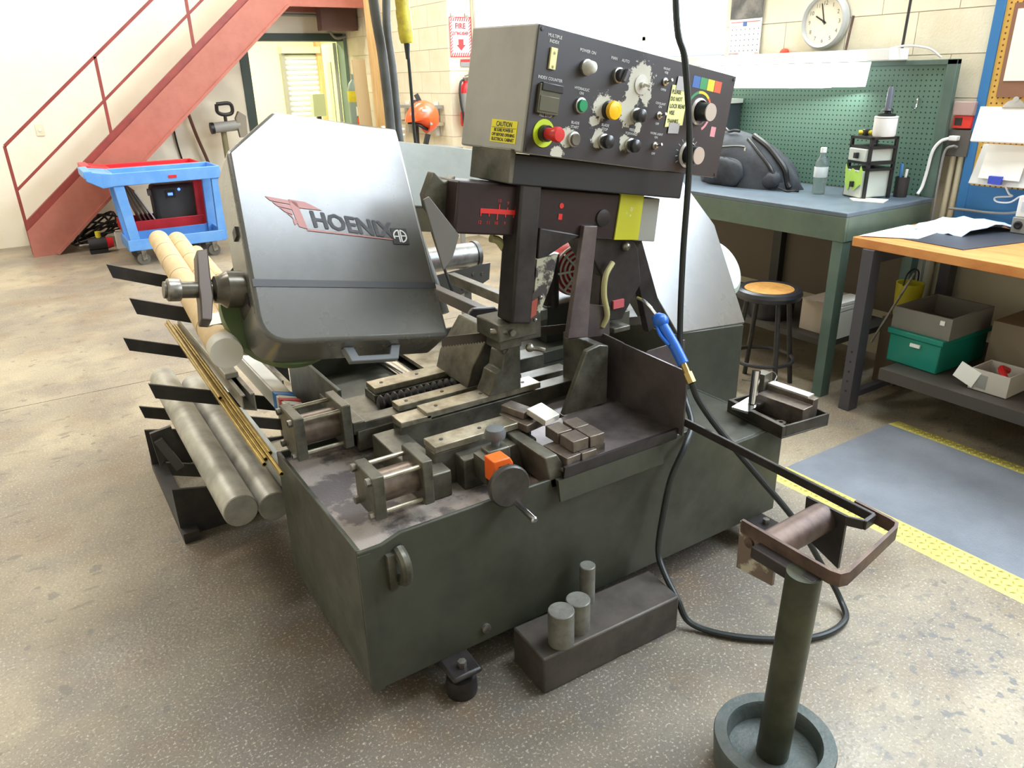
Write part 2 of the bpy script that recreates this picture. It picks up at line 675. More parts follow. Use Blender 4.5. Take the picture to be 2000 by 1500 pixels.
# ------------------------------------------------------------------ walls
w = MB().box(-5, 2.50, YW, YW + 0.25, 0, 5.0).box(2.50, 3.76, YW, YW + 0.25, 2.03, 5.0).box(3.76, 4.4, YW, YW + 0.25, 0, 5.0)
wl = struct('wall_left', w, CREAM)
w = MB()
W1 = (3.66, 6.84, 1.60, 3.3)
W2 = (-2.4, 2.1, 2.0, 3.5)
w.box(XW, XW + 0.25, -5, 9.4, 0, 1.60)
w.box(XW, XW + 0.25, -5, 9.4, 3.5, 5.0)
w.box(XW, XW + 0.25, 6.84, 9.4, 1.60, 3.5)
w.box(XW, XW + 0.25, 3.66, 6.84, 3.3, 3.5)
w.box(XW, XW + 0.25, 2.1, 3.66, 1.60, 3.5)
w.box(XW, XW + 0.25, -5, 2.1, 1.60, 2.0)
w.box(XW, XW + 0.25, -5, -2.4, 2.0, 3.5)
wb = struct('wall_back', w, MORTAR)
pil = struct('trim_1', MB().box(3.748, XW, 6.852, 9.4, 0, 5.0), MORTAR)
struct('wall_front', MB().box(-5.25, -5, -5, 9.65, 0, 5.0), CREAM)
struct('wall_right', MB().box(-5, 4.25, -5.25, -5, 0, 5.0), CREAM)
struct('ceiling', MB().box(-5.2, 4.25, -5.2, 9.6, 5.0, 5.2), mat('ceiling_paint', (196, 192, 182), 0.8))

# concrete blocks of the bench wall and the pilaster, laid in half bond
BH, BL, G = 0.20, 0.40, 0.004


def block_mesh(L, ax):
    mb = MB()
    if ax == 'x':
        mb.box(-0.006, 0.02, 0, L - G, 0, BH - G)
    else:
        mb.box(0, L - G, -0.006, 0.02, 0, BH - G)
    me = bpy.data.meshes.new('block')
    me.from_pydata([tuple(v) for v in mb.v], [], mb.f)
    me.materials.append(BLOCKM)
    return me


_bm = {}


def lay(parent, ax, fixed, a0, a1, z0, z1, holes=()):
    z = z0
    row = 0
    while z < z1 - 0.01:
        a = a0 - (BL / 2 if row % 2 else 0)
        while a < a1 - 0.01:
            s = max(a, a0)
            e = min(a + BL, a1)
            a += BL
            segs = [(s, e)]
            for (h0, h1, hz0, hz1) in holes:
                if z + BH > hz0 + 0.02 and z < hz1 - 0.02:
                    ns = []
                    for (p, q) in segs:
                        if q <= h0 or p >= h1:
                            ns.append((p, q))
                        else:
                            if p < h0: ns.append((p, h0))
                            if q > h1: ns.append((h1, q))
                    segs = ns
            for (p, q) in segs:
                L = round(q - p, 3)
                if L < 0.03:
                    continue
                key = (L, ax)
                if key not in _bm:
                    _bm[key] = block_mesh(L, ax)
                o = bpy.data.objects.new('block', _bm[key])
                COL.objects.link(o)
                o.parent = parent
                loc = Vector((fixed, p, z)) if ax == 'x' else Vector((p, fixed, z))
                o.location = loc - WO[parent.name]
        z += BH
        row += 1


lay(wb, 'x', XW, 1.2, 6.84, 0.0, 2.8, holes=(W1, W2, (1.3, 3.7, -1, 0.85)))
lay(pil, 'x', 3.748, 6.852, 9.4, 0.0, 2.6)
lay(pil, 'y', 6.852, 3.748, 3.99, 0.0, 2.6)

# windows in the bench wall
GLASSL = mat('bright_window_pane', (236, 244, 255), 0.3, emit=3.0)
for n, (a, b, c, d) in ((1, W1), (2, W2)):
    f = MB()
    f.box(XW + 0.02, XW + 0.10, a, a + 0.04, c, d).box(XW + 0.02, XW + 0.10, b - 0.04, b, c, d)
    f.box(XW + 0.02, XW + 0.10, a, b, c, c + 0.04).box(XW + 0.02, XW + 0.10, a, b, d - 0.04, d)
    wf = struct('window_%d' % n, f, WHITEP)
    for k in range(1, 4):
        y = a + (b - a) * k / 4
        obj('mullion', MB().box(XW + 0.03, XW + 0.09, y - 0.015, y + 0.015, c + 0.04, d - 0.04), WHITEP, wf)
    zt = [c + 0.04, c + 0.17 if n == 1 else c + 0.7, d - 0.04]
    obj('transom', MB().box(XW + 0.03, XW + 0.09, a + 0.04, b - 0.04, zt[1] - 0.012, zt[1] + 0.012), WHITEP, wf)
    for k in range(4):
        for j in range(2):
            y0 = a + (b - a) * k / 4 + 0.02; y1 = a + (b - a) * (k + 1) / 4 - 0.02
            obj('pane', MB().box(XW + 0.065, XW + 0.071, y0, y1, zt[j] + 0.008, zt[j + 1] - 0.008), GLASSL, wf)
    obj('window_sill', MB().box(XW - 0.03, XW + 0.02, a, b, c - 0.03, c), WHITEP, wf)

sk_ = struct('window_3', MB().box(1.86, 3.64, 0.60, 0.65, 4.94, 5.0).box(1.86, 3.64, 1.85, 1.90, 4.94, 5.0).box(1.86, 1.90, 0.65, 1.85, 4.94, 5.0).box(3.60, 3.64, 0.65, 1.85, 4.94, 5.0), WHITEP)
for k in range(3):
    obj('pane', MB().box(1.91 + 0.565 * k, 2.46 + 0.565 * k, 0.66, 1.84, 4.96, 4.97), GLASSL, sk_)
# ceiling lamps added out of view to brighten the room
TUBE = mat('lamp_tube', (255, 248, 232), 0.3, emit=6.0)
for lx, ly, _, where in LAMPS:
    t = thing('fill_lamp', (lx, ly, 4.75), 'unseen white twin tube fill lamp added under the ceiling ' + where, 'ceiling lamp', 'added fill lamps under the ceiling')
    obj('housing', MB().prism([(lx - 0.78, 4.86), (lx + 0.78, 4.86), (lx + 0.78, 4.78), (lx - 0.78, 4.78)], ly - 0.36, ly + 0.36, 'y'), WHITEP, t)
    for dy in (-0.2, 0.2):
        obj('tube', MB().cyl((lx - 0.72, ly + dy, 4.755), (lx + 0.72, ly + dy, 4.755), 0.018, n=10), TUBE, t)
    for dx in (-0.6, 0.6):
        obj('hanger', MB().cyl((lx + dx, ly, 4.86), (lx + dx, ly, 5.0), 0.006, n=6), BLACKM, t)

# ------------------------------------------------------------------ doorway and the room behind it
FR = mat('door_frame_green', (48, 66, 58), 0.5)
fr = MB().box(2.46, 2.56, YW - 0.02, YW + 0.2, 0, 2.05)
dr = struct('door_1', fr, FR)
obj('frame_header', MB().box(2.56, 3.70, YW - 0.02, YW + 0.2, 1.97, 2.05), FR, dr)
obj('frame_jamb', MB().box(3.70, 3.76, YW - 0.02, YW + 0.2, 0, 2.05), mat('jamb_green', (120, 146, 132), 0.5), dr)
leaf = obj('door_leaf', MB().box(3.655, 3.70, YW + 0.22, YW + 0.62, 0.02, 1.96), mat('door_white', (226, 228, 205), 0.5), dr)
obj('door_glass', MB().box(3.648, 3.656, YW + 0.34, YW + 0.46, 0.95, 1.75), mat('door_glass', (196, 200, 170), 0.1), leaf)
obj('door_handle', MB().cyl((3.655, YW + 0.57, 1.0), (3.60, YW + 0.57, 1.0), 0.012).cyl((3.60, YW + 0.57, 1.0), (3.60, YW + 0.47, 1.0), 0.01), STEEL, leaf)
FAR = mat('far_room_wall', (240, 236, 190), 0.6)
struct('wall_far', MB().box(1.2, 5.6, 13.2, 13.4, 0, 3.0), FAR)
struct('wall_far_side', MB().box(1.2, 1.4, 9.65, 13.2, 0, 3.0).box(5.4, 5.6, 9.65, 13.2, 0, 3.0), FAR)
struct('ceiling_far', MB().box(1.2, 5.6, 9.65, 13.4, 3.0, 3.1), WHITEP)
sh = thing('roller_shutter', (4.41, 13.1, 0), 'closed white slatted roller shutter seen through the doorway', 'shutter')
SHM = mat('shutter_slat', (238, 240, 236), 0.5)
for k in range(24):
    z = 0.02 + k * 0.08
    obj('slat', MB().prism([(13.16, z), (13.16, z + 0.076), (13.13, z + 0.065), (13.12, z + 0.03)], 4.14, 4.68, 'x'), SHM, sh)
obj('shutter_box', MB().box(4.08, 4.72, 13.0, 13.19, 1.95, 2.05), mat('shutter_box', (188, 196, 178), 0.5), sh)
obj('guide_rail', MB().box(4.09, 4.14, 13.08, 13.19, 0, 1.95), GREYP, sh)
obj('guide_rail', MB().box(4.68, 4.76, 13.08, 13.19, 0, 2.6), WOODB, sh)
ds = thing('desk', (3.75, 11.6, 0), 'pale desk in the room behind the doorway', 'desk')
obj('desk_top', MB().box(3.2, 4.6, 11.3, 11.95, 0.70, 0.74), WHITEP, ds)
for x in (3.25, 4.55):
    for y in (11.34, 11.9):
        obj('leg', MB().box(x - 0.02, x + 0.02, y - 0.02, y + 0.02, 0, 0.70), GREYP, ds)
mo = thing('computer_monitor', (4.09, 11.6, 0.74), 'grey-green backed monitor on the desk behind the doorway', 'monitor')
R = rotm('Z', 20)
obj('screen', MB(frame((4.09, 11.6, 1.20), R)).box(-0.12, 0.12, -0.03, 0.03, -0.16, 0.16), mat('monitor_grey', (150, 158, 128), 0.5), mo, bevel=0.01)
obj('stand', MB().box(4.06, 4.12, 11.6, 11.66, 0.74, 1.10).box(3.98, 4.20, 11.52, 11.72, 0.74, 0.76), BLACKP, mo)
bx = thing('storage_box', (3.4, 11.6, 0.74), 'small orange-brown box on the desk behind the doorway', 'box')
obj('body', MB().box(3.3, 3.52, 11.5, 11.75, 0.74, 0.92), mat('orange_box', (236, 196, 120), 0.6), bx)
obj('lid', MB().box(3.29, 3.53, 11.49, 11.76, 0.92, 0.945), mat('orange_box', (236, 196, 120), 0.6), bx)

# things leaning in the corner beside the doorway
o = obj('leaning_board', MB().prism([(0, 0), (0.16, 0), (0.16, 1.75), (0, 1.75)], 0, 0.03, 'y'), mat('cardboard_board', (206, 182, 140), 0.7))
o.location = (3.54, 8.42, 0.0); o.rotation_euler = (-0.06, 0, 0.25)
tag(o, 'tall brown fibre board leaning in the corner by the doorway', 'board')
g = thing('gas_bottle', (3.58, 8.85, 0), 'grey-green gas bottle with orange sticker beside the doorway', 'gas bottle')
GB = mat('bottle_green', (128, 146, 132), 0.45)
obj('body', MB().lathe([(0, 0), (0.085, 0), (0.09, 0.03), (0.09, 1.42), (0.07, 1.5), (0.035, 1.54), (0.035, 1.6), (0, 1.6)], (3.58, 8.85, 0), (0, 0, 1)), GB, g)
obj('collar', MB().lathe([(0.0905, 1.30), (0.0925, 1.32), (0.0925, 1.40), (0.0905, 1.42)], (3.58, 8.85, 0), (0, 0, 1)), YEL, g)
obj('sticker', MB().box(3.535, 3.605, 8.752, 8.758, 0.98, 1.13), ORANGE, g)
obj('sticker', MB().box(3.535, 3.605, 8.752, 8.758, 1.15, 1.25), PAPER, g)
o = obj('timber_stud', MB().prism([(0, 0), (0.10, 0), (0.10, 3.0), (0, 3.0)], 0, 0.05, 'y'), WOODB)
o.location = (3.61, 8.22, 0.0); o.rotation_euler = (-0.03, 0, 0.2)
tag(o, 'tall raw pine stud leaning against the wall behind the hoses', 'timber')

# light switch on the left wall
s = thing('light_switch', (0.36, YW, 1.08), 'cream switch plate on the wall above the stair foot', 'switch')
obj('plate', MB().box(0.325, 0.395, YW - 0.008, YW - 0.001, 1.08, 1.195), mat('ivory_plastic', (236, 226, 196), 0.4), s, bevel=0.002)
obj('toggle', MB().box(0.353, 0.367, YW - 0.02, YW - 0.008, 1.125, 1.15), WHITEP, s)

# ------------------------------------------------------------------ staircase
st = thing('staircase', (0.1, 8.7, 0), 'red painted steel staircase rising along the left wall', 'staircase')
YS = 8.70
prof = [(0.02, 0), (0.24, 0), (2.86, 2.27), (3.72, 2.27), (3.72, 2.58), (2.76, 2.58), (0.02, 0.25)]
obj('stringer', MB().prism(prof, YS - 0.02, YS, 'y').prism([(0.24, 0), (2.86, 2.27), (3.72, 2.27), (3.72, 2.29), (2.85, 2.29), (0.22, 0.02)], YS - 0.05, YS - 0.02, 'y'), REDP, st)
obj('stringer', MB().prism(prof, YW - 0.06, YW - 0.04, 'y'), REDP, st)
obj('toe_plate', MB().prism([(0.02, 0.20), (0.02, 0.33), (2.68, 2.60), (2.80, 2.56)], YS + 0.01, YS + 0.022, 'y'), REDD, st)
for k in range(1, 12):
    z = 0.215 * k
    x = (z - 0.13) / 0.862
    obj('tread', MB().box(x - 0.02, x + 0.25, YS + 0.024, YW - 0.06, z - 0.03, z), REDD, st)
    obj('tread_bracket', MB().box(x + 0.04, x + 0.10, YS - 0.012, YS + 0.008, z + 0.03, z + 0.055), STEEL, st)
obj('landing', MB().box(2.78, 3.72, YS, YW - 0.04, 2.50, 2.58), REDD, st)
obj('landing_beam', MB().box(3.30, 3.72, 8.95, 9.1, 2.06, 2.50).box(2.86, 3.72, 9.2, 9.3, 2.34, 2.5), mat('brown_beam', (96, 66, 58), 0.6), st)
rl = REDD
obj('post', MB().bar((0.03, YS + 0.035, 0.02), (0.02, YS + 0.035, 1.04), 0.028, 0.028, (0, 1, 0)), rl, st)
obj('post', MB().bar((0.935, YS + 0.035, 1.0), (0.935, YS + 0.035, 1.80), 0.028, 0.028, (0, 1, 0)), rl, st)
obj('post', MB().bar((1.85, YS + 0.035, 1.78), (1.85, YS + 0.035, 2.58), 0.028, 0.028, (0, 1, 0)), rl, st)
obj('hand_rail', MB().bar((0.02, YS + 0.035, 1.04), (2.9, YS + 0.035, 3.44), 0.028, 0.028, (0, 1, 0)), rl, st)
obj('mid_rail', MB().bar((0.03, YS + 0.035, 0.64), (2.9, YS + 0.035, 3.07), 0.024, 0.024, (0, 1, 0)), rl, st)
o = obj('conduit', MB().tube([(2.7, 9.36, 2.24), (3.2, 9.36, 2.24), (3.45, 9.36, 2.22), (3.55, 9.36, 2.05), (3.62, 9.36, 2.0), (3.73, 9.36, 2.02)], 0.016, smooth=4), GREYP)
tag(o, 'thin grey conduit pipe bent under the stair landing', 'pipe')

# ------------------------------------------------------------------ things under the stairs
dv = thing('grinder_stand', (2.06, 9.0, 0), 'grey tool head with black D-handle on a post under the stairs', 'tool stand')
obj('post', MB().cyl((2.07, 9.0, 0.0), (2.07, 9.0, 1.06), 0.03), mat('olive_post', (128, 122, 92), 0.5), dv)
obj('base_plate', MB().box(1.92, 2.22, 8.88, 9.12, 0, 0.02), BLACKM, dv)
obj('barrel', MB().cyl((1.96, 8.95, 1.09), (2.24, 8.95, 1.11), 0.055), GREYP, dv)
obj('end_cap', MB().cyl((1.93, 8.95, 1.088), (1.965, 8.95, 1.09), 0.06), BLACKP, dv)
obj('handle', MB().tube([(2.03, 8.95, 1.33), (2.17, 8.95, 1.33), (2.18, 8.95, 1.24), (2.10, 8.95, 1.22), (2.03, 8.95, 1.25), (2.03, 8.95, 1.33)], 0.02, smooth=5).cyl((2.10, 8.95, 1.22), (2.10, 8.95, 1.14), 0.018), BLACKP, dv)
obj('side_guard', MB().prism([(2.22, 0.98), (2.30, 0.98), (2.31, 1.2), (2.24, 1.25), (2.2, 1.18)], 8.9, 8.97, 'y'), mat('dusty_grey', (140, 132, 118), 0.6), dv)
o = obj('air_line', MB().tube([(1.80, 9.33, 1.30), (1.80, 9.30, 1.22), (1.84, 9.28, 1.0), (1.90, 9.25, 0.75), (1.95, 9.2, 0.45), (1.9, 9.1, 0.02)], 0.018, smooth=5), mat('brown_hose', (98, 62, 50), 0.5))
tag(o, 'brown rubber air line hanging on the wall under the stairs', 'hose')
o = obj('cable', MB().tube([(1.62, 9.37, 1.35), (1.64, 9.37, 0.9), (1.70, 9.37, 0.5), (1.72, 9.3, 0.02)], 0.010, smooth=5), BLACKP)
tag(o, 'thin black cable running down the wall under the stairs', 'cable')
# clutter on the floor left of the carts
random.seed(5)
pts = [(0.62 + 0.22 * math.sin(k * 1.7) + random.uniform(-.05, .05), 8.98 + 0.09 * math.cos(k * 2.3), 0.02 + 0.30 * abs(math.sin(k * 0.9)) * random.uniform(0.4, 1)) for k in range(26)]
o = obj('cable_heap', MB().tube(pts, 0.011, n=6, smooth=6), BLACKP)
tag(o, 'tangled heap of black cable on the floor behind the blue cart', 'cable')
pm = thing('pump_motor', (0.58, 8.55, 0), 'small black motor with red end standing on the floor by the stair foot', 'motor')
obj('body', MB().cyl((0.50, 8.5, 0.09), (0.66, 8.5, 0.09), 0.065).box(0.5, 0.66, 8.45, 8.55, 0, 0.04), BLACKP, pm)
obj('end_cover', MB().cyl((0.66, 8.5, 0.09), (0.72, 8.5, 0.09), 0.06, 0.045), REDPL, pm)
obj('shaft', MB().cyl((0.42, 8.5, 0.09), (0.50, 8.5, 0.09), 0.012), STEEL, pm)
obj('plug', MB().cyl((0.6, 8.5, 0.15), (0.6, 8.5, 0.21), 0.025), YEL, pm)
wbx = thing('white_carton', (0.83, 8.5, 0), 'small white carton on the floor behind the blue cart wheel', 'box')
obj('body', MB().box(0.76, 0.90, 8.60, 8.67, 0.0, 0.16), PAPER, wbx)
obj('flap', MB().bar((0.83, 8.60, 0.165), (0.83, 8.57, 0.19), 0.13, 0.006), PAPER, wbx)


# ------------------------------------------------------------------ utility carts
def cart(name, label, x0, x1, y0, y1, ztop, m, mdark, shelf_z):
    t = thing(name, ((x0 + x1) / 2, (y0 + y1) / 2, 0), label, 'cart', 'plastic utility carts')
    zt = ztop
    # top tray: sloping sides with handle end at the left
    tr = MB()
    tr.box(x0 + 0.12, x1, y0, y0 + 0.022, zt - 0.11, zt).box(x0 + 0.12, x1, y1 - 0.022, y1, zt - 0.11, zt)
    tr.box(x1 - 0.022, x1, y0 + 0.022, y1 - 0.022, zt - 0.11, zt).box(x0 + 0.22, x1 - 0.022, y0 + 0.022, y1 - 0.022, zt - 0.11, zt - 0.09)
    tr.box(x0 + 0.20, x0 + 0.22, y0 + 0.022, y1 - 0.022, zt - 0.11, zt)
    obj('top_tray', tr, m, t, bevel=0.006)
    hd = MB()
    hd.prism([(x0, zt + 0.03), (x0 + 0.22, zt), (x0 + 0.22, zt - 0.11), (x0 + 0.12, zt - 0.12), (x0, zt - 0.05)], y0 + 0.001, y0 + 0.04, 'y')
    hd.prism([(x0, zt + 0.03), (x0 + 0.22, zt), (x0 + 0.22, zt - 0.11), (x0 + 0.12, zt - 0.12), (x0, zt - 0.05)], y1 - 0.04, y1 - 0.001, 'y')
    hd.box(x0 - 0.01, x0 + 0.06, y0 + 0.002, y1 - 0.002, zt - 0.03, zt + 0.035)
    obj('handle', hd, m, t, bevel=0.006)
    obj('cup_holder', MB().prism([(x0 + 0.06, zt + 0.012), (x0 + 0.20, zt - 0.005), (x0 + 0.20, zt - 0.03), (x0 + 0.06, zt - 0.03)], y0 + 0.04, y1 - 0.04, 'y'), m, t)
    # lower tray
    z = shelf_z
    lt = MB()
    lt.box(x0 + 0.22, x1 - 0.05, y0 + 0.01, y0 + 0.03, z - 0.02, z + 0.08).box(x0 + 0.22, x1 - 0.05, y1 - 0.03, y1 - 0.01, z - 0.02, z + 0.08)
    lt.box(x0 + 0.22, x0 + 0.24, y0 + 0.03, y1 - 0.03, z - 0.02, z + 0.08).box(x1 - 0.07, x1 - 0.05, y0 + 0.03, y1 - 0.03, z - 0.02, z + 0.08)
    lt.box(x0 + 0.24, x1 - 0.07, y0 + 0.03, y1 - 0.03, z - 0.02, z)
    obj('lower_tray', lt, m, t, bevel=0.005)
    for (xx, lean) in ((x0 + 0.20, 0.05), (x1 - 0.09, -0.02)):
        for yy in (y0 + 0.012, y1 - 0.062):
            obj('leg', MB().prism([(xx, zt - 0.11), (xx + 0.085, zt - 0.11), (xx + 0.085 + lean, z - 0.01), (xx + lean, z - 0.01)], yy, yy + 0.05, 'y'), m, t, bevel=0.004)
    for xx in (x0 + 0.33, x1 - 0.16):
        for yy in (y0 + 0.07, y1 - 0.07):
            c = obj('caster', MB().cyl((xx, yy - 0.016, 0.055), (xx, yy + 0.016, 0.055), 0.055, n=20), mat('caster_rubber', (96, 92, 84), 0.5), t)
            obj('fork', MB().box(xx - 0.012, xx + 0.03, yy - 0.024, yy - 0.018, 0.05, z - 0.02).box(xx - 0.012, xx + 0.03, yy + 0.018, yy + 0.024, 0.05, z - 0.02).cyl((xx, yy - 0.03, 0.055), (xx, yy + 0.03, 0.055), 0.012, n=10), STEEL, c)
    return t


BLUEC = mat('blue_cart_plastic', (92, 150, 220), 0.4, c2=(112, 164, 224), scale=5)
REDC = mat('red_cart_plastic', (214, 44, 52), 0.4, c2=(196, 34, 44), scale=5)
ct = cart('utility_cart', 'light blue plastic utility cart with open lower tray', 0.54, 1.66, 7.58, 8.08, 0.83, BLUEC, BLUEC, 0.16)
obj('maker_badge', MB().box(1.20, 1.27, 7.574, 7.579, 0.755, 0.78), REDPL, ct)
cart('utility_cart', 'red plastic utility cart parked behind the blue one', 0.58, 1.60, 8.12, 8.58, 0.83, REDC, REDC, 0.24)
cp = thing('compressor', (1.36, 8.35, 0.24), 'dark grey power unit with glowing blue display on the red cart', 'power unit')
cb = obj('body', MB().box(1.13, 1.58, 8.22, 8.48, 0.24, 0.63), mat('dark_grey_case', (72, 70, 68), 0.5), cp, bevel=0.04)
obj('display', MB().box(1.245, 1.335, 8.212, 8.222, 0.50, 0.575), BLACKP, cp)
obj('display_light', MB().box(1.265, 1.31, 8.208, 8.213, 0.525, 0.55), mat('blue_glow', (70, 110, 255), 0.3, emit=4.0), cp)
obj('indicator', MB().ball((1.375, 8.215, 0.575), 0.014), mat('blue_glow', (70, 110, 255), 0.3, emit=4.0), cp)
obj('side_knob', MB().cyl((1.10, 8.32, 0.56), (1.14, 8.32, 0.56), 0.035), GREYP, cp)
lab = ['grey steel plate leaning leftmost on the red cart', 'grey steel plate leaning second from the left on the red cart', 'grey steel plate leaning third from the left on the red cart',
       'bright-edged steel plate leaning nearest the power unit on the red cart']
for k in range(4):
    o = obj('steel_plate', MB(frame((1.00 + 0.045 * k, 8.33, 0.245), rotm('Y', -16 - 3 * k))).box(-0.006, 0.006, -0.15, 0.15, 0.004, 0.42 - 0.03 * (k == 3)),
            mat('plate_bright' if k == 3 else 'plate_grey', (214, 214, 218) if k == 3 else (104, 94, 92), 0.3, 0.6))
    tag(o, lab[k], 'plate', 'plates leaning on the red cart')

# ------------------------------------------------------------------ the band saw
saw = thing('band_saw', (1.25, 1.8, 0), 'large dark olive horizontal band saw with tilted head and control box', 'band saw')
BX0, BX1, BY0, BY1, BZ0, BZ1 = 0.488, 2.03, 1.46, 2.10, 0.09, 0.53
t = 0.012
b = MB()
b.prism([(BX0, BZ0), (BX1, BZ0), (BX1, 0.42), (1.80, 0.42), (1.62, BZ1), (0.60, BZ1), (0.55, 0.514), (BX0, 0.513)], BY0, BY0 + t, 'y')
b.box(BX0, BX0 + t, BY0 + t, BY1, BZ0, 0.513)
b.box(BX0 + t, 0.70, BY1 - t, BY1, BZ0, 0.513)
b.box(BX1 - t, BX1, BY0 + t, 1.88, BZ0, 0.42)
b.box(1.62, BX1 - t, BY0 + t, 1.88, 0.40, 0.42)
b.box(BX0 + t, BX1 - t, BY0 + t, BY1 - t, BZ0, BZ0 + 0.01)
base = obj('base', b, SAW, saw, bevel=0.003)
obj('corner_strip', MB().box(BX0 - 0.002, BX0 + 0.03, BY0 - 0.004, BY0, BZ0, 0.505), SAW, base)
obj('bolt', MB().lathe([(0.014, 0), (0.014, 0.008), (0, 0.010)], (0.825, BY0, 0.135), (0, -1, 0), 12), STEEL, base)
obj('chip_pan', MB().box(BX0 + t, 1.56, BY0 + t, BY1 - t, 0.485, 0.492), mat('swarf_pan', (158, 146, 136), 0.7, c2=(104, 95, 92), scale=5, lo=0.48, hi=0.54, bump=0.5, bscale=200), saw)
obj('lifting_lug', MB().tube([(0.59, 1.46, 0.40), (0.59, 1.43, 0.415), (0.59, 1.42, 0.445), (0.59, 1.43, 0.472), (0.59, 1.46, 0.485)], 0.016, n=10, smooth=5).box(0.555, 0.575, 1.445, 1.46, 0.385, 0.485), CAST, saw)
for (fx, fy) in ((0.72, 1.42), (1.93, 1.42), (0.72, 2.45), (1.93, 2.45)):
    ft = obj('levelling_foot', MB().lathe([(0, 0), (0.042, 0), (0.044, 0.02), (0.04, 0.055), (0.025, 0.06), (0.025, 0.075), (0.0, 0.075)], (fx, fy, 0), (0, 0, 1), 20), SAWD, saw)
    obj('foot_bracket', MB().box(fx - 0.045, fx + 0.045, fy - 0.045, fy + 0.06, 0.075, 0.092), SAWD, ft, bevel=0.01)
    obj('foot_bolt', MB().lathe([(0.012, 0.092), (0.012, 0.11), (0, 0.112)], (fx, fy - 0.01, 0), (0, 0, 1), 6), STEEL, ft)
# rear half of the frame and the drive cabinet below the right wheel
obj('rear_frame', MB().box(0.70, 0.712, 2.10, 2.62, 0.09, 0.66).box(0.712, 1.9, 2.608, 2.62, 0.09, 0.60).box(0.712, 1.9, 2.10, 2.608, 0.50, 0.512).box(0.712, 1.9, 2.23, 2.26, 0.512, 0.56), SAW, saw, bevel=0.003)
obj('drive_cabinet', MB().prism([(1.90, 0.09), (2.29, 0.09), (2.29, 0.622), (1.90, 0.66)], 1.885, 2.55, 'y'), SAW, saw, bevel=0.004)


# --- vises: each a pair of ways, a hydraulic cylinder at the left, jaws at the right
def cylinder(name, x0, x1, yc, zc, h, r):
    c = obj(name, MB().cyl((x0 + 0.03, yc, zc), (x1, yc, zc), r, n=24), mat('cylinder_barrel', (128, 112, 98), 0.35, 0.5, c2=(92, 78, 68), scale=12), saw)
    obj('end_plate', MB().box(x0, x0 + 0.032, yc - h, yc + h, zc - h, zc + h), CAST, c, bevel=0.003)
    obj('head_plate', MB().box(x1, x1 + 0.028, yc - h * 1.05, yc + h * 1.05, zc - h, zc + h * 1.08), CAST, c, bevel=0.003)
    for sy in (-1, 1):
        for sz in (-1, 1):
            obj('tie_rod', MB().cyl((x0 - 0.012, yc + sy * h * 0.78, zc + sz * h * 0.78), (x1 + 0.03, yc + sy * h * 0.78, zc + sz * h * 0.78), 0.0065, n=10), RAILM, c)
            obj('nut', MB().lathe([(0.0, -0.012), (0.011, -0.012), (0.011, 0.0)], (x0, yc + sy * h * 0.78, zc + sz * h * 0.78), (1, 0, 0), 6), STEEL, c)
    return c


cylinder('vise_cylinder', 0.512, 0.655, 2.02, 0.600, 0.066, 0.046)
cylinder('vise_cylinder', 0.570, 0.705, 1.595, 0.592, 0.060, 0.042)


def way(x0, x1, y0, y1, z, holes, m=None):
    o = obj('way_rail', MB().box(x0, x1, y0, y1, z - 0.02, z), m or RAILM, saw, bevel=0.002)
    for k in range(holes):
        x = x0 + (x1 - x0) * (k + 0.3) / (holes - 0.4)
        obj('cap_screw', MB().lathe([(0, 0.0), (0.006, 0), (0.006, 0.0015), (0.003, 0.0015), (0, 0.0005)], (x, (y0 + y1) / 2, z), (0, 0, 1), 10), BLACKM, o)


obj('rear_bed', MB().box(0.70, 1.50, 1.975, 2.035, 0.50, 0.592).box(0.83, 1.50, 2.13, 2.215, 0.512, 0.60).box(0.70, 0.83, 1.96, 2.22, 0.512, 0.575).box(0.69, 0.73, 1.97, 2.26, 0.56, 0.60), CAST, saw, bevel=0.003)
way(0.835, 1.30, 2.135, 2.21, 0.622, 4)
way(0.845, 1.30, 1.978, 2.03, 0.614, 4)
# feed screw between the rear ways
sc = MB()
pr = []
x = 0.0
while x < 0.46:
    pr += [(0.014, x), (0.027, x + 0.010), (0.027, x + 0.014), (0.014, x + 0.024)]
    x += 0.024
pr = [(0, 0)] + pr + [(0, x)]
obj('feed_screw', MB().lathe(pr, (0.82, 2.083, 0.590), (1, 0, 0), 20), BLACKM, saw)
obj('front_bed', MB().box(0.80, 1.45, 1.87, 1.93, 0.492, 0.595).box(0.80, 1.12, 1.655, 1.715, 0.492, 0.60).box(0.73, 0.82, 1.60, 1.93, 0.492, 0.57).box(0.86, 1.10, 1.60, 1.66, 0.492, 0.585), CAST, saw, bevel=0.004)
way(0.885, 1.30, 1.865, 1.935, 0.622, 3)
obj('stop_block', MB().box(0.80, 0.90, 1.865, 1.935, 0.595, 0.612), RAILM, saw, bevel=0.002)
way(0.80, 1.12, 1.65, 1.72, 0.622, 3)
# pressure valve and orange switch box in front of the front vise
vk = obj('valve_body', MB().box(0.915, 0.985, 1.56, 1.605, 0.52, 0.61), CAST, saw, bevel=0.004)
obj('valve_knob', MB().lathe([(0, 0), (0.012, 0), (0.012, 0.015), (0.028, 0.022), (0.03, 0.035), (0.026, 0.05), (0.012, 0.055), (0, 0.055)], (0.955, 1.59, 0.61), (0, 0, 1), 12), mat('grey_knob', (96, 98, 98), 0.5), vk)
ob = obj('switch_box', MB().prism([(0.885, 0.555), (0.945, 0.555), (0.945, 0.605), (0.935, 0.622), (0.885, 0.622)], 1.485, 1.535, 'y'), mat('switch_orange', (244, 104, 34), 0.4), saw, bevel=0.003)
obj('switch_mount', MB().box(0.89, 0.945, 1.535, 1.60, 0.53, 0.60), CAST, ob)
obj('switch_label', MB().box(0.900, 0.932, 1.4835, 1.4850, 0.588, 0.604), BLACKP, ob)
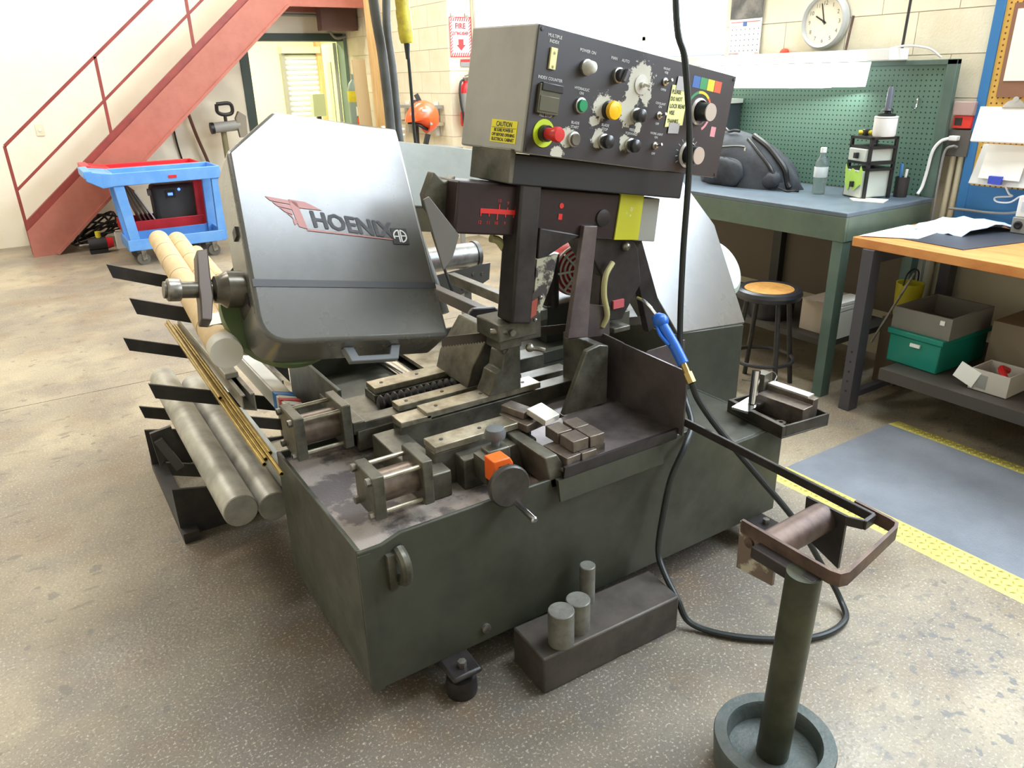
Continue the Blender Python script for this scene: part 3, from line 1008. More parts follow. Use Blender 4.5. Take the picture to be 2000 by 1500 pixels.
# handwheel with crank pin
hw = obj('handwheel', MB().lathe([(0, 0), (0.056, 0), (0.058, 0.004), (0.058, 0.016), (0.054, 0.02), (0.02, 0.016), (0, 0.016)], (0.905, 1.455, 0.565), (-0.10, -1, 0.05), 32), mat('worn_wheel', (88, 82, 78), 0.4, 0.5, c2=(60, 58, 54), scale=10), saw)
obj('wheel_shaft', MB().cyl((0.905, 1.455, 0.565), (0.915, 1.56, 0.56), 0.012), STEEL, hw)
obj('crank_pin', MB().lathe([(0, 0), (0.008, 0), (0.0095, 0.01), (0.0095, 0.09), (0.006, 0.094), (0, 0.094)], (0.920, 1.435, 0.515), (-0.05, -1, -0.05), 16), CHROME, hw)

# jaws
obj('moving_jaw', MB().prism([(1.10, 0.622), (1.22, 0.622), (1.22, 0.80), (1.19, 0.80), (1.175, 0.76), (1.16, 0.75), (1.15, 0.70), (1.13, 0.69), (1.12, 0.66)], 1.86, 1.94, 'y'), CAST, saw, bevel=0.003)
obj('moving_jaw', MB().prism([(1.09, 0.614), (1.22, 0.614), (1.22, 0.79), (1.19, 0.79), (1.11, 0.68)], 1.98, 2.20, 'y'), CAST, saw, bevel=0.003)
obj('fixed_jaw', MB().prism([(1.285, 0.56), (1.46, 0.56), (1.46, 0.755), (1.425, 0.765), (1.375, 0.755), (1.365, 0.735)], 1.72, 1.74, 'y').box(1.43, 1.46, 1.74, 1.92, 0.56, 0.755), CAST, saw, bevel=0.003)
obj('jaw_screw', MB().tube([(1.22, 1.80, 0.775), (1.235, 1.78, 0.775), (1.25, 1.77, 0.77)], 0.008, smooth=3).ball((1.215, 1.80, 0.778), 0.014, 10), STEEL, saw)
obj('rear_guide_plate', MB().prism([(1.235, 0.62), (1.50, 0.62), (1.50, 0.66), (1.40, 0.755), (1.31, 0.765), (1.295, 0.755)], 2.30, 2.32, 'y'), SAWD, saw, bevel=0.004)
obj('index_rail', MB().box(1.36, 1.40, 2.35, 3.05, 0.70, 0.745), SAWD, saw, bevel=0.003)
obj('index_rail', MB().box(1.60, 1.64, 2.30, 3.05, 0.66, 0.705), CAST, saw, bevel=0.003)

# chute: floor tray, right wall of two plates, front lip
ch = obj('chute_floor', MB().box(1.08, 1.50, 1.442, 1.72, 0.548, 0.556).box(1.30, 1.50, 1.72, 1.90, 0.54, 0.548), mat('worn_sheet', (134, 124, 120), 0.3, 0.5, c2=(92, 84, 82), scale=7), saw)
obj('chute_lip', MB().prism([(1.442, 0.530), (1.446, 0.530), (1.446, 0.566), (1.436, 0.566)], 1.08, 1.50, 'x'), SAWD, ch)
obj('chute_apron', MB().prism([(1.440, 0.53), (1.430, 0.470), (1.436, 0.468), (1.456, 0.53)], 1.06, 1.44, 'x'), SAW, ch)
DSH = mat('dark_sheet', (102, 92, 90), 0.33, 0.35, c2=(78, 69, 68), scale=6)
obj('chute_wall', MB().prism([(1.42, 0.548), (1.70, 0.548), (1.70, 0.760), (1.42, 0.752)], 1.500, 1.506, 'x'), DSH, saw)
obj('chute_wall', MB().prism([(1.702, 0.54), (1.92, 0.54), (1.92, 0.772), (1.702, 0.760)], 1.503, 1.509, 'x'), DSH, saw)
obj('splash_plate', MB().prism([(1.64, 0.56), (1.83, 0.56), (1.83, 0.69), (1.66, 0.685), (1.64, 0.67)], 1.75, 1.756, 'y'), DSH, saw)
obj('chute_bracket', MB().prism([(1.05, 0.50), (1.10, 0.50), (1.10, 0.55), (1.07, 0.60), (1.03, 0.60)], 1.46, 1.72, 'y'), CAST, saw, bevel=0.004)
# length stop bar reaching out over the roller stand
obj('stop_bar', MB().bar((1.513, 1.425, 0.588), (1.485, 0.80, 0.592), 0.010, 0.024).bar((1.485, 0.80, 0.592), (1.44, 0.795, 0.592), 0.010, 0.024).bar((1.442, 0.797, 0.592), (1.425, 0.83, 0.592), 0.008, 0.024), SAWD, saw, bevel=0.002)

# ------------------------------------------------------------------ saw head, leaned back and tilted down to the right
HR = rotm('Y', 9) @ rotm('X', -38)
HO = Vector((0.994, 1.9, 0.835))
HF = frame(HO, HR)


def rounded(poly, r, idx, n=6):
    out = []
    N_ = len(poly)
    for i, p in enumerate(poly):
        if i not in idx:
            out.append(p)
            continue
        p = Vector((p[0], p[1])); a = Vector(poly[i - 1]); c = Vector(poly[(i + 1) % N_])
        da = (a - p).normalized(); dc = (c - p).normalized()
        ang = da.angle(dc)
        d = r / math.tan(ang / 2)
        s = p + da * d; e = p + dc * d
        for k in range(n + 1):
            q = k / n
            out.append(tuple((s * (1 - q) + p * q) * (1 - q) + (p * (1 - q) + e * q) * q))
    return [tuple(p) for p in out]


lcp = rounded([(-0.553, 0.58), (-0.553, 0.0), (0.0, 0.0), (-0.005, 0.725), (-0.40, 0.735)], 0.085, (1,))
lc = obj('wheel_cover', MB(HF).prism(lcp, 0.0, 0.15, 'y'), SAWC, saw, bevel=0.012)
DEC = -0.0012
LOGOR = mat('faded_logo_red', (186, 120, 112), 0.4)
LOGOK = mat('faded_logo_grey', (50, 50, 58), 0.5, c2=(84, 83, 86), scale=9, lo=0.42, hi=0.6)
lg = MB(HF)


def loc_line(u):
    return 0.445 - (u + 0.472) * 0.205


# wing with five feathers, letter P, and the name, all along a line falling slightly to the right
for k in range(5):
    u0 = -0.472 + 0.017 * k
    v0 = 0.442 - 0.0165 * k
    lg.prism([(u0, v0), (-0.405, v0 - 0.010), (-0.403, v0 - 0.0225), (u0 + 0.013, v0 - 0.0135)], DEC, DEC - 0.0005, 'y')
lg.prism([(-0.408, 0.432), (-0.385, 0.428), (-0.368, 0.343), (-0.392, 0.349)], DEC, DEC - 0.0005, 'y')
lg.prism([(-0.408, 0.436), (-0.36, 0.430), (-0.315, 0.405), (-0.385, 0.410)], DEC, DEC - 0.0005, 'y')
lg.prism([(-0.37, 0.343), (-0.07, 0.315), (-0.07, 0.312), (-0.37, 0.337)], DEC, DEC - 0.0005, 'y')
obj('logo_wing', lg, LOGOR, lc, smooth=0)
lt_ = MB(HF)
xd = Vector((1, 0, -0.115)).normalized(); yd = Vector((-0.10, 0, 1)).normalized()
vs_, fs_ = text_geo('HOENIX')
x0_ = min(v.x for v in vs_); x1_ = max(v.x for v in vs_)
sx_ = 0.245 / (x1_ - x0_)
for q_, (du, dv_) in enumerate(((0, 0), (0.003, 0), (0, 0.003), (0.003, 0.003), (0.0055, 0.0015))):
    lt_.add([Vector((-0.348 + du, DEC - 0.0004 - q_ * 0.00005, 0.349 + dv_)) + xd * (v.x - x0_) * sx_ + yd * v.y * 0.075 for v in vs_], fs_)
obj('logo_lettering', lt_, LOGOK, lc, smooth=0)
em = obj('emblem', MB(HF).box(-0.112, -0.060, DEC, DEC - 0.001, 0.302, 0.356), BLACKP, lc)
ab = MB(HF)
EC = (-0.086, 0.329)


def stroke(pts, w_):
    for p_, q_ in zip(pts[:-1], pts[1:]):
        ab.bar((EC[0] + p_[0], DEC - 0.0016, EC[1] + p_[1]), (EC[0] + q_[0], DEC - 0.0016, EC[1] + q_[1]), w_, 0.0006, (0, 1, 0))


er = 0.0205
arc = lambda a0, a1: [(er * math.cos(math.radians(a0 + (a1 - a0) * k / 12)), er * math.sin(math.radians(a0 + (a1 - a0) * k / 12))) for k in range(13)]
stroke([(-0.003, -0.020), (-0.003, 0.0203)] + arc(98, 205), 0.0042)      # A with a rounded shoulder
stroke([(-0.020, -0.001), (-0.003, -0.001)], 0.0038)
stroke([(0.0032, -0.0203), (0.0032, 0.0203)] + arc(80, -80), 0.0042)     # B with a round back
stroke([(0.0032, 0.001), (0.0195, 0.001)], 0.0038)
obj('emblem_letters', ab, WHITEP, lc, smooth=0)
obj('stripe', MB(HF).prism([(-0.548, 0.186), (-0.006, 0.174), (-0.006, 0.155), (-0.548, 0.164)], DEC, DEC - 0.0005, 'y'), mat('stripe_grey', (66, 66, 68), 0.4), lc)
hd = MB(HF)
hd.prism([(-0.315, 0.0), (-0.285, 0.0), (-0.275, -0.028), (-0.18, -0.028), (-0.17, 0.0), (-0.14, 0.0), (-0.155, -0.045), (-0.30, -0.045)], 0.05, 0.075, 'y')
obj('pull_handle', hd, mat('handle_grey', (120, 122, 124), 0.4), lc, bevel=0.003)
obj('hinge', MB(HF).box(-0.560, -0.553, 0.03, 0.06, 0.33, 0.36), BLACKM, lc)
obj('latch', MB(HF).box(0.0, 0.008, 0.03, 0.05, 0.09, 0.11), BLACKM, lc)

rcp = [(0.835, 0.735), (0.80, 0.50), (0.845, 0.28), (0.945, -0.035), (1.335, -0.005), (1.36, 0.435), (1.255, 0.645), (1.20, 0.735)]
rc = obj('wheel_cover', MB(HF).prism(rcp, 0.0, 0.13, 'y'), SAWC, saw, bevel=0.004)
rl_ = MB(HF)
rl_.prism([(0.865, 0.47), (0.96, 0.45), (0.96, 0.41), (0.885, 0.43)], DEC, DEC - 0.0005, 'y')
obj('logo_wing', rl_, mat('pale_logo', (168, 140, 134), 0.4), rc, smooth=0)
obj('latch', MB(HF).box(1.362, 1.372, 0.02, 0.06, 0.415, 0.43), REDPL, rc)
obj('drive_motor', MB(HF).lathe([(0, 0), (0.115, 0), (0.135, 0.02), (0.14, 0.06), (0.14, 0.22), (0, 0.22)], (1.385, 0.06, 0.28), (0, 1, 0), 36), mat('motor_green', (176, 188, 176), 0.35), saw)
obj('head_beam', MB(HF).box(-0.02, 0.85, 0.10, 0.26, 0.50, 0.755), mat('beam_paint', (126, 130, 120), 0.35, c2=(108, 112, 102), scale=4, coat=0.2), saw, bevel=0.006)
# wheel of the idler side seen under the cover
obj('band_wheel', MB(HF).cyl((-0.42, 0.155, 0.175), (-0.42, 0.185, 0.175), 0.18, n=40), mat('wheel_green', (96, 112, 72), 0.45), saw)

# blade tension hub on the left of the cover
tn = MB(HF)
obj('tension_hub', MB(HF).lathe([(0, 0), (0.050, 0), (0.050, 0.045), (0.038, 0.062), (0.036, 0.075), (0.022, 0.082), (0.022, 0.20), (0, 0.20)], (-0.553, 0.08, 0.195), (-1, 0, 0), 28), mat('hub_steel', (112, 108, 98), 0.3, 0.7, c2=(84, 78, 68), scale=10), saw)
obj('tension_lever', MB(HF).prism([(-0.672, 0.195), (-0.668, 0.235), (-0.662, 0.30), (-0.632, 0.305), (-0.636, 0.235), (-0.638, 0.165), (-0.652, 0.095), (-0.678, 0.098), (-0.672, 0.165)], 0.055, 0.105, 'y'), mat('lever_iron', (96, 86, 80), 0.4, 0.6), saw, bevel=0.004)
obj('tension_knob', MB(HF).lathe([(0, 0), (0.028, 0), (0.030, 0.004), (0.030, 0.03), (0.026, 0.034), (0, 0.034)], (-0.712, 0.08, 0.195), (-1, 0, 0), 24), STEEL, saw)
obj('tension_arm', MB(HF).prism([(-0.56, 0.19), (-0.553, 0.17), (-0.553, 0.12), (-0.558, 0.13)], 0.04, 0.12, 'y'), SAWD, saw)

# blade with teeth, from cover to cover
HB = rotm('Y', 6)
BO = Vector((0.99, 1.945, 0.80))
bp_ = [(0.0, 0.018)]
bp_.append((1.0, 0.018))
n_t = 100
for k in range(n_t, 0, -1):
    xx = 1.0 * k / n_t
    bp_.append((xx, -0.010))
    bp_.append((xx - 0.3 / n_t, -0.016))
bp_.append((0, -0.010))
obj('saw_blade', MB(frame(BO, HB)).prism(bp_, 0.0, 0.0014, 'y'), mat('blade_steel', (98, 90, 84), 0.35, 0.7), saw, smooth=0)

# ------------------------------------------------------------------ guide beam, guide arms
GR = rotm('Y', 9)
GF = frame((0.985, 1.80, 1.23), GR)   # local x along the beam, z up
MAROON = mat('maroon_black', (50, 34, 36), 0.35, c2=(40, 30, 31), scale=6)
gb = obj('guide_beam', MB(GF).box(0.0, 0.62, 0.0, 0.13, -0.075, 0.065), MAROON, saw, bevel=0.006)
sclm = mat('scale_red', (214, 40, 34), 0.5)
sm = MB(GF)
sm.box(0.075, 0.20, -0.0015, -0.0005, -0.016, -0.003)
for k in range(5):
    x = 0.076 + 0.027 * k
    sm.box(x, x + 0.003, -0.0015, -0.0005, -0.016 - (0.016 if k == 2 else 0.008), -0.016)
for k, h in ((2, 0.014), (3, 0.006), (4, 0.010)):
    x = 0.080 + 0.027 * k
    sm.box(x, x + 0.003, -0.0015, -0.0005, -0.003, -0.003 + h)
for k, s_ in enumerate(('12', '11', '10', '9')):
    sm.text(s_, 0.013, (0.077 + 0.027 * k, -0.001, -0.045), (1, 0, 0), (0, 0, 1))
sm.text('10', 0.013, (0.135, -0.001, 0.016), (1, 0, 0), (0, 0, 1)).text('9', 0.013, (0.163, -0.001, 0.011), (1, 0, 0), (0, 0, 1))
sm.cyl((0.350, -0.001, 0.018), (0.350, -0.0016, 0.018), 0.008, n=14).box(0.343, 0.357, -0.0016, -0.001, -0.022, -0.005)
obj('scale_marks', sm, sclm, gb, smooth=0)
# bent plates at the left end of the beam
obj('end_plate', MB().prism([(1.02, 1.30), (0.985, 1.285), (0.955, 1.315), (0.925, 1.255), (0.93, 1.22), (0.985, 1.14), (1.0, 1.15)], 1.86, 1.90, 'y'), CAST, saw, bevel=0.004)
obj('deflector_plate', MB().prism([(0.888, 1.255), (0.905, 1.262), (0.99, 1.15), (0.965, 1.09), (0.935, 1.06)], 1.80, 1.806, 'y'), mat('deflector_grey', (108, 104, 98), 0.4), saw, bevel=0.002)
obj('beam_bracket', MB(GF).box(0.145, 0.80, -0.03, 0.14, 0.067, 0.149), mat('black_bracket', (34, 31, 31), 0.5), saw, bevel=0.004)
obj('bracket_plate', MB(GF).box(0.125, 0.143, -0.045, 0.16, 0.07, 0.16), CAST, saw, bevel=0.003)

# left guide arm: square column, inspection plate, blade guide block
la = obj('guide_arm', MB().prism([(1.185, 1.32), (1.255, 1.31), (1.205, 0.86), (1.135, 0.875)], 1.775, 1.86, 'y'), SAWD, saw, bevel=0.008)
obj('arm_web', MB().prism([(1.25, 1.14), (1.40, 1.10), (1.33, 1.075), (1.27, 1.05), (1.24, 1.05)], 1.79, 1.84, 'y'), SAWD, la, bevel=0.004)
obj('arm_foot', MB().prism([(1.235, 1.05), (1.31, 1.055), (1.29, 0.98), (1.235, 0.87), (1.19, 0.87), (1.185, 0.90), (1.225, 0.96)], 1.785, 1.80, 'y'), mat('worn_primer', (168, 164, 140), 0.5, c2=(62, 56, 54), scale=18, lo=0.46, hi=0.52), la)
obj('arm_decal', MB().prism([(1.205, 0.925), (1.235, 0.935), (1.228, 0.885), (1.205, 0.875)], 1.7825, 1.7845, 'y'), mat('faded_red_decal', (156, 74, 58), 0.5), la)
for (x, z) in ((1.245, 0.935), (1.225, 0.868)):
    obj('screw', MB().ball((x, 1.783, z), 0.007, 10), STEEL, la)
lb = obj('blade_guide', MB().box(1.105, 1.24, 1.80, 1.93, 0.815, 0.87).box(1.12, 1.20, 1.82, 1.90, 0.78, 0.815).box(1.20, 1.28, 1.83, 1.86, 0.79, 0.90), CAST, saw, bevel=0.004)
obj('guide_screw', MB().cyl((1.095, 1.83, 0.845), (1.135, 1.80, 0.845), 0.009).cyl((1.15, 1.798, 0.84), (1.15, 1.79, 0.84), 0.01), STEEL, lb)
# right guide arm: bright flat bar, dark body, yellow guard, grey junction box
rp = obj('guide_bar', MB().prism([(1.405, 1.128), (1.455, 1.122), (1.432, 0.90), (1.425, 0.775), (1.345, 0.785)], 1.78, 1.80, 'y'), mat('flat_bar_steel', (120, 108, 106), 0.4, 0.5, c2=(96, 86, 86), scale=8), saw, bevel=0.002)
obj('bar_foot', MB().prism([(1.425, 0.88), (1.53, 0.85), (1.53, 0.755), (1.36, 0.775)], 1.80, 1.816, 'y'), DSH, rp)
ra = obj('guide_arm', MB().prism([(1.45, 1.27), (1.63, 1.245), (1.615, 1.08), (1.66, 1.02), (1.68, 0.90), (1.60, 0.79), (1.50, 0.80), (1.51, 0.95), (1.44, 1.06)], 1.82, 1.92, 'y'), SAWD, saw, bevel=0.006)
obj('arm_boss', MB().lathe([(0, 0), (0.03, 0), (0.026, 0.025), (0, 0.03)], (1.49, 1.82, 1.14), (0, -1, 0), 20), SAWD, ra)
obj('arm_screw', MB().ball((1.60, 1.815, 1.035), 0.016, 12), STEEL, ra)
obj('yellow_guard', MB().prism([(1.56, 1.215), (1.655, 1.218), (1.634, 1.055), (1.535, 1.068)], 1.795, 1.806, 'y').prism([(1.565, 1.245), (1.655, 1.24), (1.655, 1.222), (1.563, 1.22)], 1.80, 1.84, 'y'),
    mat('chipped_yellow', (190, 186, 40), 0.5, c2=(218, 214, 196), scale=13, lo=0.62, hi=0.66), ra)
obj('junction_box', MB().prism([(1.64, 1.185), (1.735, 1.172), (1.72, 1.035), (1.632, 1.05)], 1.81, 1.87, 'y'), mat('box_grey', (150, 148, 138), 0.45), ra, bevel=0.003)
obj('caution_tag', MB().box(1.555, 1.60, 1.812, 1.8195, 0.835, 0.862), mat('tag_red', (196, 90, 96), 0.5), ra)
obj('coolant_pipe', MB().tube([(1.535, 1.80, 0.995), (1.50, 1.79, 0.96), (1.495, 1.79, 0.90), (1.51, 1.79, 0.83), (1.50, 1.80, 0.79)], 0.009, n=10, smooth=6), mat('yellowed_hose', (178, 170, 120), 0.4), ra)
obj('blade_guide', MB().box(1.56, 1.67, 1.86, 1.94, 0.735, 0.80).box(1.55, 1.62, 1.80, 1.86, 0.755, 0.772).box(1.575, 1.615, 1.83, 1.87, 0.79, 0.83), CAST, saw, bevel=0.003)
obj('guide_wing', MB().prism([(1.66, 1.03), (1.70, 1.06), (1.83, 0.74), (1.76, 0.70)], 1.86, 1.89, 'y'), SAWD, saw, bevel=0.003)
obj('power_cable', MB().tube([(1.675, 1.80, 1.27), (1.69, 1.80, 1.245), (1.68, 1.80, 1.22), (1.655, 1.81, 1.215)], 0.005, smooth=5), BLACKP, ra)
obj('coolant_hose', MB().tube([(1.125, 1.86, 1.115), (1.15, 1.86, 1.105), (1.17, 1.86, 1.08), (1.20, 1.87, 1.055), (1.24, 1.88, 1.045)], 0.012, n=10, smooth=6), mat('yellowed_hose', (178, 170, 120), 0.4), saw)

# ------------------------------------------------------------------ control box
CR = rotm('Z', 4.57) @ rotm('Y', 9.7) @ rotm('X', 1.3)
CF = frame((1.146, 1.72, 1.358), CR)
CW, CD, CH = 0.825, 0.293, 0.317
cbx = obj('control_box', MB(CF).box(0, CW, 0.004, CD, 0, CH), mat('control_box_paint', (168, 165, 157), 0.42, c2=(154, 150, 142), scale=4), saw, bevel=0.006)
pn = obj('front_panel', MB(CF).box(0.003, CW - 0.003, -0.002, 0.004, 0.003, CH - 0.003), panel_mat(), cbx)
uv = pn.data.uv_layers.new(name='uv')
CFi = CF.inverted()
for lp in pn.data.loops:
    pw = WO[pn.name] + pn.data.vertices[lp.vertex_index].co
    q = CFi @ pw
    uv.data[lp.index].uv = (q.x, q.z)
F0 = -0.002
IV = mat('ivory_switch', (226, 216, 150), 0.4)
DARKB = mat('black_button', (44, 43, 44), 0.3)
CHR = mat('worn_chrome', (190, 186, 178), 0.28, 0.9)


def btn(name, u, v, prof, m, ring=True, tilt=0):
    mb = MB(CF)
    mats = [m, CHR]
    if ring:
        mb.mat(1).lathe([(0, 0), (0.021, 0), (0.0205, 0.008), (0.0165, 0.009), (0.0165, 0.004)], (u, F0, v), (0, -1, 0), 24)
    mb.mat(0).lathe(prof, (u, F0, v), (0, -1, 0), 24)
    return obj(name, mb, mats, cbx)


obj('rocker_switch', MB(CF).box(0.046, 0.068, F0 - 0.006, F0, 0.216, 0.268), IV, cbx, bevel=0.001)
obj('switch_mark', MB(CF).text('*', 0.02, (0.057, F0 - 0.0068, 0.245), (1, 0, 0), (0, 0, 1)).text('*', 0.02, (0.057, F0 - 0.0068, 0.212), (1, 0, 0), (0, 0, 1)), BLACKP, cbx, smooth=0)
btn('indicator_lamp', 0.177, 0.240, [(0.017, 0.004), (0.017, 0.012), (0.0175, 0.020), (0.015, 0.030), (0.009, 0.036), (0, 0.038)], mat('lamp_white', (222, 220, 210), 0.3))
sel = btn('selector_knob', 0.300, 0.239, [(0.017, 0.0), (0.017, 0.02), (0.015, 0.023), (0, 0.023)], DARKB)
obj('selector_pointer', MB(CF).obox((0.304, F0 - 0.026, 0.239), (0.011, 0.016, 0.036), rotm('Y', 22)), mat('pointer_grey', (90, 88, 88), 0.4), cbx, bevel=0.002)
obj('key_switch', MB(CF).lathe([(0, 0), (0.027, 0), (0.027, 0.003), (0.008, 0.004), (0.008, 0.012), (0, 0.013)], (0.399, F0, 0.229), (0, -1, 0), 28).bar((0.399, F0 - 0.012, 0.229), (0.408, F0 - 0.028, 0.225), 0.007, 0.007), mat('key_plate', (206, 202, 190), 0.35, 0.3), cbx)
for (u, v) in ((0.495, 0.251), (0.494, 0.157), (0.499, 0.071)):
    obj('toggle_switch', MB(CF).lathe([(0, 0), (0.011, 0), (0.011, 0.004), (0.006, 0.005), (0.006, 0.012), (0, 0.012)], (u, F0, v), (0, -1, 0), 12).cyl((u, F0 - 0.01, v), (u + 0.001, F0 - 0.028, v + 0.006), 0.0028, 0.004, n=10), CHR, cbx)
ctr = obj('index_counter', MB(CF).box(0.022, 0.094, F0 - 0.010, F0, 0.106, 0.178).box(0.026, 0.09, F0 - 0.012, F0 - 0.010, 0.112, 0.15), mat('counter_glass', (92, 90, 74), 0.25), cbx, bevel=0.002)
obj('counter_rim', MB(CF).box(0.028, 0.100, F0 - 0.013, F0, 0.162, 0.182), DARKB, cbx, bevel=0.002)
btn('push_button', 0.175, 0.143, [(0.0155, 0.0), (0.0155, 0.016), (0.0145, 0.017), (0, 0.017)], mat('green_button', (24, 140, 88), 0.35))
obj('stop_button', MB(CF).lathe([(0.018, 0), (0.018, 0.014), (0.024, 0.016), (0.026, 0.022), (0.024, 0.03), (0.012, 0.032), (0.012, 0.0315), (0, 0.033)], (0.284, F0, 0.145), (0, -1, 0), 28), mat('yellow_button', (250, 190, 30), 0.3), cbx)
obj('stop_collar', MB(CF).lathe([(0, 0), (0.025, 0), (0.024, 0.010), (0.018, 0.012)], (0.284, F0, 0.145), (0, -1, 0), 24), DARKB, cbx)
for (u, v) in ((0.396, 0.145), (0.282, 0.061), (0.392, 0.061)):
    btn('push_button', u, v, [(0.0165, 0.0), (0.0165, 0.014), (0.019, 0.018), (0.018, 0.030), (0.012, 0.034), (0, 0.035)], DARKB)
btn('push_button', 0.168, 0.054, [(0.0165, 0.0), (0.0165, 0.013), (0.0145, 0.015), (0, 0.014)], mat('worn_button', (96, 90, 74), 0.4))
es = obj('emergency_stop', MB(CF).lathe([(0.015, 0.018), (0.015, 0.045), (0.019, 0.047), (0.020, 0.062), (0.017, 0.068), (0, 0.069)], (0.060, F0, 0.058), (0, -1, 0), 28), mat('estop_red', (206, 48, 46), 0.35), cbx)
obj('stop_ring', MB(CF).lathe([(0, 0), (0.036, 0), (0.036, 0.003), (0.022, 0.003)], (0.060, F0, 0.058), (0, -1, 0), 32), mat('lime_ring', (196, 214, 30), 0.45), cbx)
obj('stop_neck', MB(CF).lathe([(0.022, 0.003), (0.021, 0.02), (0, 0.02)], (0.060, F0, 0.058), (0, -1, 0), 24), DARKB, cbx)
KN = mat('brushed_knob', (206, 200, 194), 0.3, 0.6)
for (u, v, r) in ((0.672, 0.190, 0.040), (0.655, 0.060, 0.040)):
    k_ = MB(CF)
    k_.mat(0).lathe([(0, 0), (r, 0), (r * 1.0, 0.004), (r * 0.86, 0.010)], (u, F0, v), (0, -1, 0), 36)
    k_.mat(1).lathe([(r * 0.70, 0.008), (r * 0.66, 0.046)], (u, F0, v), (0, -1, 0), 36)
    k_.mat(0).lathe([(r * 0.66, 0.046), (r * 0.64, 0.049), (0, 0.049)], (u, F0, v), (0, -1, 0), 36)
    obj('speed_dial', k_, [KN, DARKB], cbx)
# coloured dial arcs, tick marks, colour chips
arcm = [mat('chip_blue', (58, 98, 160), 0.5), mat('chip_green', (58, 140, 84), 0.5), mat('chip_yellow', (214, 194, 50), 0.5), mat('chip_red', (212, 88, 50), 0.5), mat('chip_pink', (214, 140, 146), 0.5)]
ar = MB(CF)
cu_, cv_ = 0.672, 0.190
for k, (a0, a1) in enumerate(((200, 150), (150, 105), (105, 50), (50, 5), (-20, -60))):
    ar.mat(k)
    for j in range(8):
        p = math.radians(a0 + (a1 - a0) * j / 8); q = math.radians(a0 + (a1 - a0) * (j + 1) / 8)
        ri, ro = 0.052, 0.060
        ar.add([(cu_ + ri * math.cos(p), F0 - 0.0006, cv_ + ri * math.sin(p)), (cu_ + ro * math.cos(p), F0 - 0.0006, cv_ + ro * math.sin(p)),
                (cu_ + ro * math.cos(q), F0 - 0.0006, cv_ + ro * math.sin(q)), (cu_ + ri * math.cos(q), F0 - 0.0006, cv_ + ri * math.sin(q))], [(0, 1, 2, 3)])
obj('dial_arc', ar, arcm, cbx, smooth=0)
for k, u in enumerate((0.620, 0.655, 0.690, 0.725)):
    obj('colour_chip', MB(CF).box(u, u + 0.033, F0 - 0.0006, F0, 0.255, 0.288), arcm[k], cbx)
obj('colour_chip', MB(CF).box(0.748, 0.772, F0 - 0.0006, F0, 0.125, 0.155), arcm[4], cbx)
WL = mat('panel_lettering', (196, 194, 188), 0.5)
tm = MB(CF)
X_, Z_ = (1, 0, 0), (0, 0, 1)
y_ = F0 - 0.0008
for (s_, u, v, h) in (('MULTIPLE', 0.057, 0.292, .011), ('INDEX', 0.057, 0.279, .011), ('POWER ON', 0.177, 0.276, .011), ('MAN', 0.277, 0.276, .011), ('AUTO', 0.322, 0.276, .011),
                      ('INDEX COUNTER', 0.060, 0.190, .0105), ('HYDRAULIC', 0.175, 0.182, .010), ('ON', 0.175, 0.171, .010), ('ALL STOP', 0.060, 0.099, .0105),
                      ('BLADE', 0.168, 0.094, .010), ('START', 0.168, 0.083, .010), ('BLADE', 0.282, 0.101, .010), ('STOP', 0.282, 0.090, .010),
                      ('FEED', 0.392, 0.101, .010), ('FORWARD', 0.392, 0.090, .010), ('FRONT', 0.495, 0.283, .009), ('VISE', 0.495, 0.273, .009), ('OPEN', 0.495, 0.226, .009),
                      ('COOLANT', 0.494, 0.187, .009), ('ON', 0.494, 0.178, .009), ('OFF', 0.494, 0.130, .009), ('WORK LIGHT', 0.499, 0.102, .009), ('ON', 0.499, 0.092, .009), ('OFF', 0.499, 0.045, .009)):
    tm.text(s_, h, (u, y_, v), X_, Z_, bold=0.00025)
for k in range(13):
    a = math.radians(-30 + 20 * k)
    c_, s__ = math.cos(a), math.sin(a)
    tm.bar((0.655 + 0.045 * c_, y_, 0.060 + 0.045 * s__), (0.655 + 0.055 * c_, y_, 0.060 + 0.055 * s__), 0.0015, 0.0004, (0, 1, 0))
obj('panel_lettering', tm, WL, cbx, smooth=0)
# handwritten note taped on the panel
nt_ = obj('paper_note', MB(CF).prism([(0.530, 0.248), (0.603, 0.252), (0.606, 0.142), (0.528, 0.128)], F0 - 0.0022, F0 - 0.0014, 'y'), mat('yellow_note', (232, 228, 150), 0.7), cbx)
TPM = mat('grey_tape', (168, 162, 160), 0.5)
obj('note_tape', MB(CF).prism([(0.548, 0.275), (0.585, 0.277), (0.585, 0.238), (0.546, 0.236)], F0 - 0.0034, F0 - 0.0024, 'y'), TPM, cbx)
obj('note_tape', MB(CF).prism([(0.545, 0.142), (0.592, 0.146), (0.592, 0.116), (0.545, 0.112)], F0 - 0.0034, F0 - 0.0024, 'y'), TPM, cbx)
nm = MB(CF)
for (s_, u, v) in (('PLEASE', 0.534, 0.224), ('DO NOT', 0.533, 0.204), ('LOCK REAR', 0.534, 0.184), ('VISE', 0.536, 0.165), ('THANKS', 0.534, 0.141)):
    nm.text(s_, 0.0165, (u, F0 - 0.003, v), (1, 0, 0.08), (-0.05, 0, 1), 'l', sx=0.78, bold=0.0003)
obj('note_lettering', nm, BLACKP, cbx, smooth=0)
